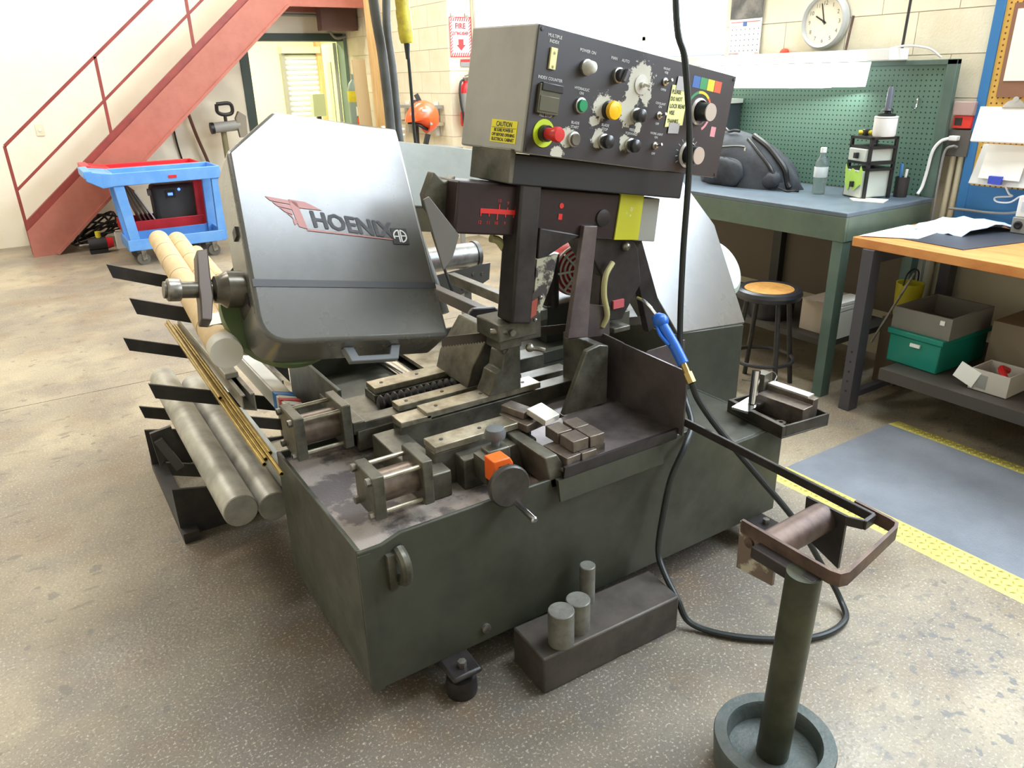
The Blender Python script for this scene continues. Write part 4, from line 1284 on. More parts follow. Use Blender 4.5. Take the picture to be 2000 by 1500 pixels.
# caution sticker on the left side of the box
st_ = obj('caution_sticker', MB(CF).prism([(0.035, 0.021), (0.150, 0.021), (0.150, 0.080), (0.035, 0.078)], -0.0012, -0.0002, 'x'), mat('caution_yellow', (236, 222, 36), 0.5), cbx)
cm = MB(CF)
for (s_, h, v) in (('CAUTION', .018, 0.0625), ('BE SURE POWER IS', .0115, 0.049), ('OFF BEFORE OPENING', .0115, 0.037), ('ELECTRICAL CABINET', .0115, 0.025)):
    cm.text(s_, h, (-0.0016, 0.0925, v), (0, -1, 0), (0, 0, 1), sx=0.88, bold=0.0004)
cm.box(-0.0016, -0.0012, 0.038, 0.147, 0.0585, 0.0597)
obj('caution_lettering', cm, BLACKP, cbx, smooth=0)
for (u, v) in ((0.012, 0.012), (CW - 0.012, 0.012), (0.012, CH - 0.012), (CW - 0.012, CH - 0.012)):
    obj('panel_screw', MB(CF).lathe([(0.005, 0), (0.005, 0.002), (0, 0.0025)], (u, F0, v), (0, -1, 0), 10), BLACKM, cbx)
obj('box_neck', MB(GF).box(0.30, 0.55, 0.02, 0.12, 0.10, 0.16), SAWD, saw)

# hydraulic unit behind the vise
hy = obj('hydraulic_tank', MB().box(1.72, 1.97, 2.42, 2.60, 0.51, 0.67), mat('tank_dark', (62, 64, 58), 0.45), saw, bevel=0.004)
obj('tank_pipe', MB().cyl((1.76, 2.45, 0.66), (1.76, 2.45, 0.88), 0.035), SAWD, hy)
fm = obj('fan_cover', MB().lathe([(0.0, 0), (0.105, 0), (0.115, 0.02), (0.115, 0.10), (0, 0.10)], (1.88, 2.42, 0.80), (0.25, 1, 0), 32), REDPL, saw)
gl = MB()
for r in (0.10, 0.08, 0.06, 0.04):
    gl.lathe([(r, -0.004), (r + 0.008, -0.004), (r + 0.008, 0.004), (r, 0.004), (r, -0.004)], (1.878, 2.412, 0.80), (0.25, 1, 0), 32)
for k in range(4):
    a = PI * k / 4
    d_ = Vector((math.cos(a), 0, math.sin(a))) * 0.105
    gl.bar(Vector((1.878, 2.412, 0.80)) - d_, Vector((1.878, 2.412, 0.80)) + d_, 0.008, 0.006, (0, 1, 0))
obj('fan_grille', gl, mat('grille_white', (206, 204, 194), 0.4), fm)
obj('guide_shaft', MB().cyl((1.00, 2.216, 0.588), (1.00, 2.60, 0.588), 0.030), CHROME, saw)
obj('top_plate', MB().box(1.12, 1.50, 2.27, 2.60, 0.545, 0.56), RAILM, saw)

# tool tray at the right end of the base
TF = frame((2.05, 1.515, 0.42), rotm('Z', -6))
ty = obj('tool_tray', MB(TF).box(-0.10, 0.115, -0.13, 0.13, 0, 0.006).box(-0.10, -0.082, -0.13, 0.13, 0.006, 0.045).box(0.107, 0.115, -0.13, 0.13, 0.006, 0.045).box(-0.082, 0.107, -0.13, -0.122, 0.006, 0.045).box(-0.082, 0.107, 0.122, 0.13, 0.006, 0.045), mat('tray_iron', (84, 78, 70), 0.4, 0.5, c2=(58, 54, 48), scale=12), saw, bevel=0.002)
obj('tray_leg', MB(TF).box(0.02, 0.035, -0.08, -0.065, -0.02, 0), CAST, ty)

# ------------------------------------------------------------------ loose things on the saw
BLK = mat('steel_block', (128, 116, 104), 0.38, 0.6, c2=(96, 86, 78), scale=16)
BLKB = mat('bright_block', (214, 210, 200), 0.3, 0.6)
# x, y, z, sx, sy, sz, rot, tiltx, bright, label
BL_ = [
    (1.115, 1.500, 0.556, .050, .105, .030, 4, 0, 0, 'long brown steel block lying lowest at the left of the stack on the saw chute'),
    (1.170, 1.500, 0.556, .052, .110, .030, 0, 0, 0, 'lowest steel block in the middle of the stack on the saw chute'),
    (1.222, 1.510, 0.556, .040, .090, .030, 0, 0, 0, 'lowest steel block at the right edge of the stack on the saw chute'),
    (1.148, 1.560, 0.5865, .050, .062, .034, 0, 0, 0, 'small upper steel block at the rear left of the stack on the saw chute'),
    (1.152, 1.492, 0.5865, .054, .062, .034, 0, 0, 0, 'small upper steel block at the front left of the stack on the saw chute'),
    (1.208, 1.558, 0.5865, .050, .060, .034, 0, 0, 0, 'small upper steel block at the rear right of the stack on the saw chute'),
    (1.208, 1.492, 0.5865, .050, .066, .034, 0, 0, 0, 'small upper steel block at the front right of the stack on the saw chute'),
    (1.105, 1.680, 0.6005, .080, .120, .024, 10, 0, 0, 'wide dark steel block lying under the bright plate beside the chute'),
    (1.100, 1.700, 0.6255, .045, .090, .022, 14, 0, 0, 'narrow dull steel block next to the bright plate on the saw'),
]
for (x, y, z, sx, sy, sz, r, tx, br, lb_) in BL_:
    o = obj('steel_block', MB(frame((x, y, z), rotm('Z', r))).box(-sx / 2, sx / 2, -sy / 2, sy / 2, 0, sz), BLKB if br else BLK, bevel=0.002)
    tag(o, lb_, 'steel block', 'steel blocks on the saw chute')
o = obj('steel_block', MB(frame((1.140, 1.625, 0.6260), rotm('Z', 12) @ rotm('X', 12))).box(-0.032, 0.030, -0.035, 0.04, 0.004, 0.024), BLKB, bevel=0.002)
tag(o, 'bright shiny steel plate tilted on top of the block pile on the saw', 'steel block', 'steel blocks on the saw chute')
pl = thing('pliers', (1.17, 2.17, 0.622), 'yellow-handled cutter lying on the rear vise rail', 'pliers')
obj('handle', MB().tube([(1.19, 2.10, 0.63), (1.24, 2.12, 0.645), (1.30, 2.16, 0.655)], 0.006, smooth=5), mat('pliers_yellow', (230, 206, 40), 0.4), pl)
obj('handle', MB().tube([(1.19, 2.13, 0.63), (1.24, 2.17, 0.645), (1.27, 2.21, 0.655)], 0.006, smooth=5), mat('pliers_yellow', (230, 206, 40), 0.4), pl)
obj('jaw', MB(frame((1.165, 2.12, 0.622), rotm('Z', 25))).box(-0.04, 0.04, -0.025, 0.025, 0.0, 0.018), STEEL, pl, bevel=0.004)
# things in the tool tray
o = obj('locating_pin', MB().obox((1.985, 1.575, 0.469), (0.135, 0.062, 0.008), rotm('Z', 12)).cyl((1.992, 1.570, 0.472), (2.015, 1.585, 0.585), 0.0145, n=20), CHROME)
tag(o, 'round steel pin standing on a bright plate across the tool tray', 'steel pin')
o = obj('steel_block', MB(frame((2.085, 1.51, 0.4262), rotm('Z', 4))).prism([(-0.04, 0), (0.045, 0), (0.045, 0.085), (0.015, 0.085), (0.015, 0.065), (-0.04, 0.065)], -0.10, 0.085, 'y'), BLK, bevel=0.002)
tag(o, 'long stepped steel block lying in the tool tray', 'steel block')
o = obj('gauge_strip', MB(frame((2.118, 1.525, 0.5115), rotm('Z', 4))).box(-0.018, 0.018, -0.09, 0.07, 0, 0.006), BLKB)
tag(o, 'bright steel strip lying on the stepped block in the tool tray', 'steel strip')
o = obj('vise_stop', MB(frame((2.092, 1.615, 0.4262), rotm('Z', 10))).box(-0.022, 0.022, -0.018, 0.018, 0, 0.125).tube([(0.02, 0, 0.10), (0.05, -0.005, 0.115), (0.06, -0.02, 0.10), (0.03, -0.03, 0.09)], 0.0025, smooth=6).bar((-0.02, 0, 0.095), (-0.09, 0.03, 0.115), 0.004, 0.004), CAST)
tag(o, 'upright clamp block with a wire loop at the back of the tool tray', 'clamp')
o = obj('hex_nut', MB(frame((2.005, 1.455, 0.4262))).lathe([(0.008, 0), (0.018, 0), (0.018, 0.016), (0.008, 0.016), (0.008, 0)], (0, 0, 0), (0, 0, 1), 6), BLK)
tag(o, 'small steel nut in the front corner of the tool tray', 'nut')
# blow gun hooked over the chute wall, and its hose from the ceiling
gn = thing('blow_gun', (1.50, 1.43, 0.74), 'blue air blow gun with bent chrome nozzle hooked on the chute wall', 'blow gun')
obj('body', MB().tube([(1.50, 1.555, 0.885), (1.498, 1.535, 0.872), (1.498, 1.51, 0.85), (1.50, 1.475, 0.815), (1.50, 1.435, 0.772)], 0.0165, n=12, smooth=5).ball((1.499, 1.535, 0.875), 0.024, 12), mat('gun_blue', (34, 98, 190), 0.35), gn)
obj('nozzle', MB().tube([(1.50, 1.55, 0.885), (1.50, 1.58, 0.905), (1.50, 1.61, 0.918), (1.50, 1.64, 0.922)], 0.005, smooth=5), CHROME, gn)
obj('trigger', MB().tube([(1.482, 1.535, 0.868), (1.475, 1.51, 0.845), (1.482, 1.48, 0.82)], 0.005, smooth=5), mat('gun_blue', (34, 98, 190), 0.35), gn)
obj('coupling', MB().cyl((1.50, 1.437, 0.774), (1.503, 1.405, 0.728), 0.010, n=12).cyl((1.501, 1.42, 0.75), (1.503, 1.402, 0.724), 0.014, n=6), mat('brass_fitting', (176, 150, 96), 0.3, 0.8), gn)
hose = MB().tube([(1.52, 1.66, 3.6), (1.56, 1.66, 2.4), (1.61, 1.66, 1.73), (1.66, 1.66, 1.57), (1.70, 1.66, 1.32), (1.70, 1.66, 1.02), (1.69, 1.64, 0.76), (1.66, 1.58, 0.60), (1.60, 1.48, 0.54), (1.52, 1.425, 0.505), (1.46, 1.415, 0.42), (1.43, 1.41, 0.30), (1.405, 1.395, 0.20), (1.395, 1.36, 0.15), (1.39, 1.29, 0.09),
                  (1.41, 1.24, 0.02), (1.50, 1.12, 0.012), (1.66, 1.01, 0.012), (1.80, 1.00, 0.012), (1.86, 1.06, 0.03), (1.84, 1.12, 0.12), (1.76, 1.18, 0.28), (1.66, 1.27, 0.44), (1.57, 1.345, 0.58), (1.52, 1.385, 0.67), (1.503, 1.402, 0.724)], 0.0095, n=10, smooth=8)
tag(obj('air_hose', hose, RUBBER), 'black rubber air hose dropping from above and looping over the floor to the blow gun', 'hose')

# ------------------------------------------------------------------ floor things in front of the saw
o = obj('step_block', MB().prism([(0.894, 1.28), (1.375, 1.268), (1.39, 1.415), (0.898, 1.435)], 0, 0.12, 'z'), mat('step_iron', (88, 80, 72), 0.5, 0.3, c2=(66, 60, 54), scale=8))
bv = o.modifiers.new('bevel', 'BEVEL'); bv.width = 0.006; bv.segments = 2
tag(o, 'heavy dark steel slab on the floor along the front of the saw', 'steel slab')
SL = mat('slug_aluminium', (138, 136, 126), 0.45, 0.4, c2=(112, 108, 100), scale=20)
for (x, y, r, h, lb_) in ((0.975, 1.312, 0.036, 0.105, 'grey metal slug standing front left on the dark slab'), (1.046, 1.330, 0.034, 0.098, 'grey metal slug standing close behind the front one on the slab'),
                          (1.140, 1.408, 0.023, 0.125, 'tall thin metal slug standing at the back of the slab')):
    o = obj('metal_slug', MB().lathe([(0, 0), (r, 0), (r, h - 0.002), (r - 0.002, h), (0, h)], (x, y, 0.12), (0, 0, 1), 28), SL)
    tag(o, lb_, 'metal slug', 'metal slugs on the slab')

# roller stand with drum base
rs = thing('roller_stand', (1.205, 0.785, 0), 'olive steel post in a brake drum base carrying a flat-bar loop', 'roller stand')
cx, cy = 1.205, 0.785
obj('drum_base', MB().lathe([(0, 0), (0.120, 0), (0.132, 0.02), (0.138, 0.10), (0.136, 0.106), (0.108, 0.106), (0.104, 0.10), (0.100, 0.06), (0.0, 0.055)], (cx, cy, 0), (0, 0, 1), 48), mat('drum_iron', (96, 98, 94), 0.5, 0.3, c2=(74, 84, 80), scale=14, bump=0.3, bscale=120), rs)
obj('post', MB().cyl((cx, cy, 0.055), (cx + 0.002, cy - 0.012, 0.575), 0.037, n=28), mat('post_olive', (74, 76, 58), 0.4, 0.3, c2=(52, 54, 42), scale=9), rs)
lp_ = [(1.222, 0.955), (1.221, 0.80), (1.222, 0.725), (1.228, 0.708), (1.245, 0.703), (1.36, 0.722), (1.475, 0.742), (1.492, 0.750), (1.497, 0.768), (1.502, 0.86)]
obj('loop_bar', MB().strip(lp_, 0.008, 0.572, 0.604), RUST, rs)
obj('roller', MB().cyl((1.226, 0.895, 0.552), (1.45, 0.905, 0.552), 0.036, n=28), RUST, rs)
obj('side_plate', MB().prism([(0.855, 0.485), (0.955, 0.475), (0.958, 0.60), (0.855, 0.58)], 1.218, 1.226, 'x'), mat('scabby_plate', (120, 104, 92), 0.5, 0.3, c2=(190, 182, 160), scale=12, lo=0.55, hi=0.62), rs)
obj('side_plate', MB().prism([(0.845, 0.44), (0.95, 0.48), (0.955, 0.585), (0.845, 0.585)], 1.45, 1.458, 'x'), SAWD, rs)
obj('plate_bolt', MB().lathe([(0.012, 0), (0.012, 0.006), (0.006, 0.007), (0, 0.007)], (1.218, 0.925, 0.56), (-1, 0, 0), 14), RUST, rs)
obj('post_head', MB().box(1.19, 1.222, 0.74, 0.90, 0.545, 0.575), SAWD, rs, bevel=0.003)

# ------------------------------------------------------------------ floor mat with yellow diamond edges
mt = thing('floor_mat', (2.87, 0.4, 0), 'grey anti-fatigue floor mat with yellow diamond-plate borders', 'floor mat')
MX0, MX1, MY0, MY1 = 2.335, 3.255, -1.2, 1.72
GM = mat('mat_grey', (126, 130, 136), 0.36, c2=(112, 116, 122), scale=3, bump=0.3, bscale=220)
YM = mat('mat_yellow', (210, 198, 104), 0.5, c2=(190, 176, 88), scale=6)
obj('mat_body', MB().box(MX0 + 0.11, MX1 - 0.09, MY0, MY1, 0, 0.012), GM, mt)
e1 = obj('mat_edge', MB().prism([(MX0, 0), (MX0 + 0.11, 0), (MX0 + 0.11, 0.0125), (MX0 + 0.02, 0.004)], MY0, MY1, 'y'), YM, mt)
e2 = obj('mat_edge', MB().prism([(MX1 - 0.09, 0), (MX1, 0), (MX1 - 0.015, 0.004), (MX1 - 0.09, 0.0125)], MY0, MY1, 'y'), YM, mt)


def lozenges(parent, x0, x1, y0, y1, z):
    mb = MB()
    p = 0.024
    nx = int((x1 - x0) / p); ny = int((y1 - y0) / p)
    for i in range(nx):
        for j in range(ny):
            cx_ = x0 + (i + 0.5) * p; cy_ = y0 + (j + 0.5) * p
            a = 0.62 if (i + j) % 2 else -0.95
            c_, s_ = math.cos(a), math.sin(a)
            L_, W_ = 0.0115, 0.0034
            zz = z(cx_)
            vs = [(cx_ + c_ * L_, cy_ + s_ * L_, zz), (cx_ - s_ * W_, cy_ + c_ * W_, zz), (cx_ - c_ * L_, cy_ - s_ * L_, zz), (cx_ + s_ * W_, cy_ - c_ * W_, zz), (cx_, cy_, zz + 0.004)]
            mb.add(vs, [(0, 1, 4), (1, 2, 4), (2, 3, 4), (3, 0, 4)])
    o = obj('tread_pattern', mb, YM, parent, smooth=0)
    o['kind'] = 'stuff'


lozenges(e1, MX0 + 0.012, MX0 + 0.108, 0.2, MY1, lambda x: 0.004 + (x - MX0 - 0.02) * 0.0085 / 0.09)
lozenges(e2, MX1 - 0.088, MX1 - 0.014, 0.6, MY1, lambda x: 0.0125 - (x - MX1 + 0.09) * 0.0085 / 0.075)

# ------------------------------------------------------------------ stock rack with bars behind the saw
rk = thing('stock_rack', (0.6, 3.0, 0), 'black cantilever stock rack with upward sloping arms behind the saw', 'rack')
for y in (2.66, 3.26):
    cl = obj('column', MB().box(0.80, 0.86, y - 0.03, y + 0.03, 0.0, 1.0), BLACKM, rk)
    for (zt_) in (0.91, 0.61, 0.31):
        L_ = 0.56
        ang = math.radians(21)
        obj('arm', MB().prism([(0.235, zt_), (0.235 + 0.012, zt_ - 0.055), (0.80, zt_ - 0.055 - 0.56 * 0.38), (0.80, zt_ - 0.56 * 0.38)], y - 0.006, y + 0.006, 'y'), BLACKM, cl)
    obj('base_plate', MB().prism([(0.235, 0.20), (0.38, 0.165), (0.40, 0.075), (0.86, 0.0), (0.86, 0.0), (0.235, 0.0)], y - 0.006, y + 0.006, 'y'), BLACKM, cl)
obj('lower_beam', MB().box(0.235, 0.29, 2.60, 3.30, 0.0, 0.04), BLACKM, rk)
bk = obj('end_bracket', MB().prism([(0.205, 0.435), (0.275, 0.445), (0.285, 0.375), (0.225, 0.315), (0.215, 0.30)], 2.645, 2.66, 'y'), BLACKM, rk)
obj('bracket_strut', MB().bar((0.225, 2.64, 0.41), (0.275, 2.64, 0.285), 0.03, 0.022, (0, 1, 0)), mat('strut_grey', (78, 76, 74), 0.5), bk)


def rod(name, p0, p1, r, m, label, cat, group, n=28):
    p0 = Vector(p0); p1 = Vector(p1)
    L_ = (p1 - p0).length
    o = obj(name, MB().lathe([(0, 0), (r - 0.003, 0), (r, 0.003), (r, L_ - 0.003), (r - 0.003, L_), (0, L_)], p0, p1 - p0, n), m)
    return tag(o, label, cat, group)


TUBEM = mat('cardboard_tube', (214, 186, 140), 0.65, c2=(196, 166, 122), scale=7)
CAPM = mat('tube_cap', (206, 200, 186), 0.6)


def ctube(p0, p1, r, label, bands):
    t_ = thing('cardboard_tube', p0, label, 'tube', 'cardboard tubes on the rack')
    p0 = Vector(p0); p1 = Vector(p1)
    d = (p1 - p0); L_ = d.length; d.normalize()
    obj('tube', MB().lathe([(0, 0.01), (r - 0.002, 0.01), (r, 0.012), (r, L_ - 0.004), (r - 0.003, L_), (0, L_)], p0, d, 32), TUBEM, t_)
    obj('end_cap', MB().lathe([(0, 0), (r - 0.001, 0), (r + 0.0006, 0.004), (r + 0.0006, 0.06)], p0, d, 32), CAPM, t_)
    for s_ in bands:
        obj('seam', MB().lathe([(r + 0.0003, s_), (r + 0.0008, s_ + 0.002), (r + 0.0008, s_ + 0.006), (r + 0.0003, s_ + 0.008)], p0, d, 32), mat('seam_brown', (134, 102, 66), 0.6), t_)
    return t_


ta = ctube((0.384, 2.03, 0.872), (0.52, 3.87, 0.872), 0.0435, 'cardboard tube with white end cap nearest the aisle on the rack', (0.25, 0.62, 0.95, 1.22, 1.5))
obj('paper_label', MB().prism([(-0.03, 0), (0.03, 0), (0.03, 0.0006), (-0.03, 0.0006)], 0, 0.12, 'y'), PAPER, ta).location = (0.02, 0.20, 0.0442)
ctube((0.477, 2.19, 0.842), (0.61, 3.95, 0.842), 0.0435, 'middle cardboard tube on the rack beside the saw cover', (0.5, 0.9, 1.2, 1.5))
ctube((0.560, 2.35, 0.800), (0.665, 3.82, 0.800), 0.033, 'thin cardboard tube nearest the saw cover on the rack', (0.3, 0.55, 0.8, 1.1, 1.3))
rod('aluminium_bar', (0.372, 2.18, 0.305), (0.378, 3.55, 0.305), 0.054, ALU, 'thick round aluminium bar lying outermost on the rack bottom', 'metal bar', 'aluminium bars on the rack')
rod('aluminium_bar', (0.484, 2.22, 0.262), (0.49, 3.50, 0.262), 0.050, ALU, 'thick round aluminium bar lying second on the rack bottom', 'metal bar', 'aluminium bars on the rack')
rod('aluminium_bar', (0.580, 2.36, 0.222), (0.585, 3.40, 0.222), 0.045, mat('pale_plastic_bar', (206, 208, 196), 0.5), 'pale round bar innermost on the rack bottom beside the saw base', 'metal bar', 'aluminium bars on the rack')
BRASS = mat('brass_rod', (176, 150, 78), 0.3, 0.8, c2=(146, 122, 66), scale=20)
for k, (x, y, z, lb_) in enumerate(((0.412, 1.93, 0.568, 'outermost brass tube reaching forward on the rack'), (0.426, 1.97, 0.562, 'second brass tube from the outside on the rack'), (0.440, 1.87, 0.556, 'third brass tube from the outside on the rack, longest'),
                                    (0.452, 2.02, 0.553, 'fourth brass tube from the outside on the rack'), (0.420, 2.46, 0.580, 'short brass tube lying on top of the other brass tubes'))):
    o = obj('brass_tube', MB().pipe((x, y, z), (x + 0.02, 3.5, z), 0.0068, 0.0048, 14), BRASS)
    tag(o, lb_, 'brass tube', 'brass tubes on the rack')
ch_ = obj('channel_bar', MB().box(0.478, 0.482, 2.42, 3.5, 0.542, 0.585).box(0.518, 0.522, 2.42, 3.5, 0.527, 0.585).prism([(0.478, 0.538), (0.522, 0.522), (0.522, 0.526), (0.478, 0.542)], 2.42, 3.5, 'y').box(0.478, 0.492, 2.42, 3.5, 0.583, 0.587).box(0.508, 0.522, 2.42, 3.5, 0.583, 0.587), ALU)
tag(ch_, 'slotted aluminium channel beside the brass tubes on the rack', 'channel bar')
o = obj('square_bar', MB().box(0.472, 0.518, 2.60, 3.5, 0.588, 0.608), ALU, bevel=0.002)
tag(o, 'flat aluminium bar lying on the slotted channel', 'metal bar')
wp = thing('white_profile', (0.625, 2.32, 0.50), 'white angle profile with blue and red tape end on the rack', 'profile')
WPM = mat('white_profile', (226, 224, 216), 0.4)
obj('profile', MB().prism([(0.59, 0.500), (0.66, 0.475), (0.66, 0.482), (0.597, 0.505), (0.597, 0.56), (0.59, 0.56)], 2.32, 3.5, 'y').prism([(0.597, 0.556), (0.655, 0.535), (0.655, 0.542), (0.597, 0.562)], 2.32, 3.5, 'y'), WPM, wp)
obj('blue_tape', MB().prism([(0.588, 0.4985), (0.5885, 0.566), (0.657, 0.545), (0.657, 0.54), (0.599, 0.56), (0.599, 0.50)], 2.42, 2.455, 'y'), mat('tape_blue', (44, 130, 214), 0.4), wp)
obj('red_tape', MB().prism([(0.588, 0.53), (0.588, 0.5665), (0.657, 0.5455), (0.657, 0.541), (0.599, 0.561), (0.599, 0.53)], 2.36, 2.385, 'y'), mat('tape_red', (206, 60, 62), 0.4), wp)
o = obj('steel_angle', MB().prism([(0.69, 0.44), (0.76, 0.42), (0.76, 0.425), (0.695, 0.445), (0.695, 0.50), (0.69, 0.50)], 2.70, 3.5, 'y'), STEEL)
tag(o, 'grey steel angle bar innermost on the middle rack arms', 'metal bar')

# galvanised roller behind the saw
gr = thing('feed_roller', (1.62, 3.2, 0), 'galvanised feed roller on perforated bracket behind the saw', 'roller')
GALV = mat('galvanised', (160, 160, 156), 0.35, 0.7, c2=(128, 128, 126), scale=22)
obj('roller', MB().cyl((1.45, 3.2, 0.742), (1.83, 3.2, 0.735), 0.060, n=28), GALV, gr)
obj('bracket', MB().prism([(1.56, 0.68), (1.83, 0.70), (1.88, 0.70), (1.87, 0.62), (1.80, 0.59), (1.63, 0.55)], 3.12, 3.13, 'y').lathe([(0, 0), (0.066, 0), (0.066, 0.02), (0, 0.02)], (1.83, 3.2, 0.735), (1, 0, 0), 24), mat('galv_dark', (98, 98, 94), 0.45, 0.6), gr)
for (x, z) in ((1.66, 0.63), (1.72, 0.60), (1.78, 0.66), (1.83, 0.655)):
    obj('bolt', MB().lathe([(0.008, 0), (0.008, 0.003), (0, 0.004)], (x, 3.119, z), (0, -1, 0), 10), CHROME, gr)
for x in (1.5, 1.78):
    obj('leg', MB().box(x - 0.02, x + 0.02, 3.18, 3.22, 0.0, 0.69), GALV, gr)

# ------------------------------------------------------------------ hoses and pendant cable behind the saw
HG = mat('hose_grey', (96, 96, 92), 0.55, c2=(78, 78, 74), scale=8)
tag(obj('duct_hose', MB().tube([(1.36, 3.2, 3.8), (1.38, 3.2, 2.4), (1.41, 3.2, 1.85), (1.43, 3.2, 1.65), (1.44, 3.2, 1.45), (1.445, 3.2, 1.30), (1.45, 3.15, 1.0), (1.46, 2.95, 0.55)], 0.021, n=14, smooth=6), HG), 'thick dark grey hose hanging behind the saw, left of its twin', 'hose', 'grey duct hoses behind the saw')
tag(obj('duct_hose', MB().tube([(1.58, 3.25, 3.8), (1.54, 3.25, 2.4), (1.485, 3.235, 1.86), (1.478, 3.235, 1.72), (1.488, 3.235, 1.60), (1.492, 3.235, 1.45), (1.497, 3.235, 1.30), (1.51, 3.2, 1.0), (1.53, 2.95, 0.55)], 0.018, n=14, smooth=6), HG), 'dark grey hose hanging behind the saw, right of its twin', 'hose', 'grey duct hoses behind the saw')
pd = thing('pendant_cord', (1.56, 3.1, 1.6), 'hanging cord with yellow taped connector behind the saw', 'cord')
obj('connector', MB().lathe([(0, 0), (0.024, 0.002), (0.029, 0.02), (0.031, 0.06), (0.029, 0.065), (0.031, 0.12), (0.028, 0.13), (0.030, 0.22), (0.026, 0.30), (0.01, 0.33), (0, 0.33)], (1.500, 3.1, 1.680), (-0.06, 0, 1), 20), mat('yellow_tape', (206, 188, 56), 0.5, c2=(158, 136, 44), scale=18), pd)
obj('cable', MB().tube([(1.500, 3.1, 1.685), (1.503, 3.1, 1.60), (1.506, 3.1, 1.45), (1.508, 3.1, 1.3), (1.515, 3.05, 1.0), (1.56, 2.9, 0.6)], 0.007, smooth=6).lathe([(0.013, 0), (0.008, 0.06)], (1.500, 3.1, 1.68), (0, 0, -1), 10), RUBBER, pd)
obj('cable', MB().tube([(1.48, 3.1, 2.0), (1.47, 3.1, 2.6), (1.47, 3.1, 3.8)], 0.008, smooth=4), RUBBER, pd)

# ------------------------------------------------------------------ pilaster wall: sign, extinguisher, helmet
sg = thing('fire_sign', (3.88, 6.83, 1.75), 'red and white fire extinguisher sign with arrow on the wall', 'sign')
SX, SZ = 3.755, 1.72   # left, bottom
SW, SHH = 0.235, 0.345
yv = 6.836
obj('plate', MB().box(SX, SX + SW, yv - 0.004, yv, SZ, SZ + SHH), PAPER, sg, bevel=0.0)
rd = MB()
SR = mat('sign_red', (214, 44, 40), 0.5)
rd.box(SX, SX + SW, yv - 0.0055, yv - 0.004, SZ, SZ + 0.008).box(SX, SX + SW, yv - 0.0055, yv - 0.004, SZ + SHH - 0.008, SZ + SHH).box(SX, SX + 0.008, yv - 0.0055, yv - 0.004, SZ, SZ + SHH).box(SX + SW - 0.008, SX + SW, yv - 0.0055, yv - 0.004, SZ, SZ + SHH)
for k in range(9):
    x = SX + 0.010 + k * 0.024
    for z in (SZ + 0.008, SZ + SHH - 0.038):
        rd.prism([(x, z), (x + 0.012, z), (x + 0.024, z + 0.03), (x + 0.012, z + 0.03)], yv - 0.0055, yv - 0.004, 'y')
for k in range(10):
    z = SZ + 0.035 + k * 0.027
    for x in (SX + 0.008, SX + SW - 0.030):
        rd.prism([(x, z), (x + 0.022, z + 0.022), (x + 0.022, z + 0.034), (x, z + 0.012)], yv - 0.0055, yv - 0.004, 'y')
c_ = SX + SW / 2
rd.text('FIRE', 0.066, (c_, yv - 0.005, SZ + 0.245), (1, 0, 0), (0, 0, 1), sx=0.95, bold=0.003)
rd.text('EXTINGUISHER', 0.040, (c_, yv - 0.005, SZ + 0.190), (1, 0, 0), (0, 0, 1), sx=0.62, bold=0.0018)
rd.prism([(c_ - 0.028, SZ + 0.155), (c_ + 0.028, SZ + 0.155), (c_ + 0.028, SZ + 0.105), (c_ + 0.05, SZ + 0.105), (c_, SZ + 0.055), (c_ - 0.05, SZ + 0.105), (c_ - 0.028, SZ + 0.105)], yv - 0.0055, yv - 0.004, 'y')
obj('sign_print', rd, SR, sg, smooth=0)
for x in (SX + 0.04, SX + 0.19):
    obj('hanger', MB().box(x - 0.018, x + 0.018, yv - 0.006, yv, SZ + SHH - 0.01, SZ + SHH + 0.035), STEEL, sg)
ns = thing('inspection_notice', (3.90, 6.83, 1.66), 'small white notice with red band below the fire sign', 'notice')
obj('card', MB().box(3.86, 3.98, yv - 0.004, yv, 1.635, 1.70), GREYP, ns)
obj('band', MB().box(3.86, 3.98, yv - 0.005, yv - 0.004, 1.675, 1.70), SR, ns)
ex = thing('fire_extinguisher', (3.855, 6.75, 1.1), 'red fire extinguisher with black hose on the wall under the sign', 'extinguisher')
obj('cylinder', MB().lathe([(0, 0), (0.06, 0.0), (0.065, 0.02), (0.065, 0.30), (0.05, 0.36), (0.025, 0.39), (0.025, 0.41), (0, 0.41)], (3.855, 6.745, 1.10), (0, 0, 1), 24), REDPL, ex)
obj('label', MB().lathe([(0.0655, 0.13), (0.0658, 0.14), (0.0658, 0.29), (0.0655, 0.30)], (3.855, 6.745, 1.10), (0, 0, 1), 24), GREYP, ex)
obj('valve', MB().box(3.835, 3.875, 6.73, 6.76, 1.50, 1.54).bar((3.85, 6.745, 1.55), (3.93, 6.745, 1.57), 0.02, 0.01), STEEL, ex)
obj('hose', MB().tube([(3.835, 6.74, 1.52), (3.795, 6.73, 1.50), (3.772, 6.72, 1.42), (3.775, 6.71, 1.30), (3.788, 6.70, 1.20), (3.792, 6.70, 1.12)], 0.011, smooth=6), RUBBER, ex)
hm = thing('face_shield', (3.25, 6.5, 1.07), 'orange hard hat face shield hung on a post behind the saw', 'helmet')


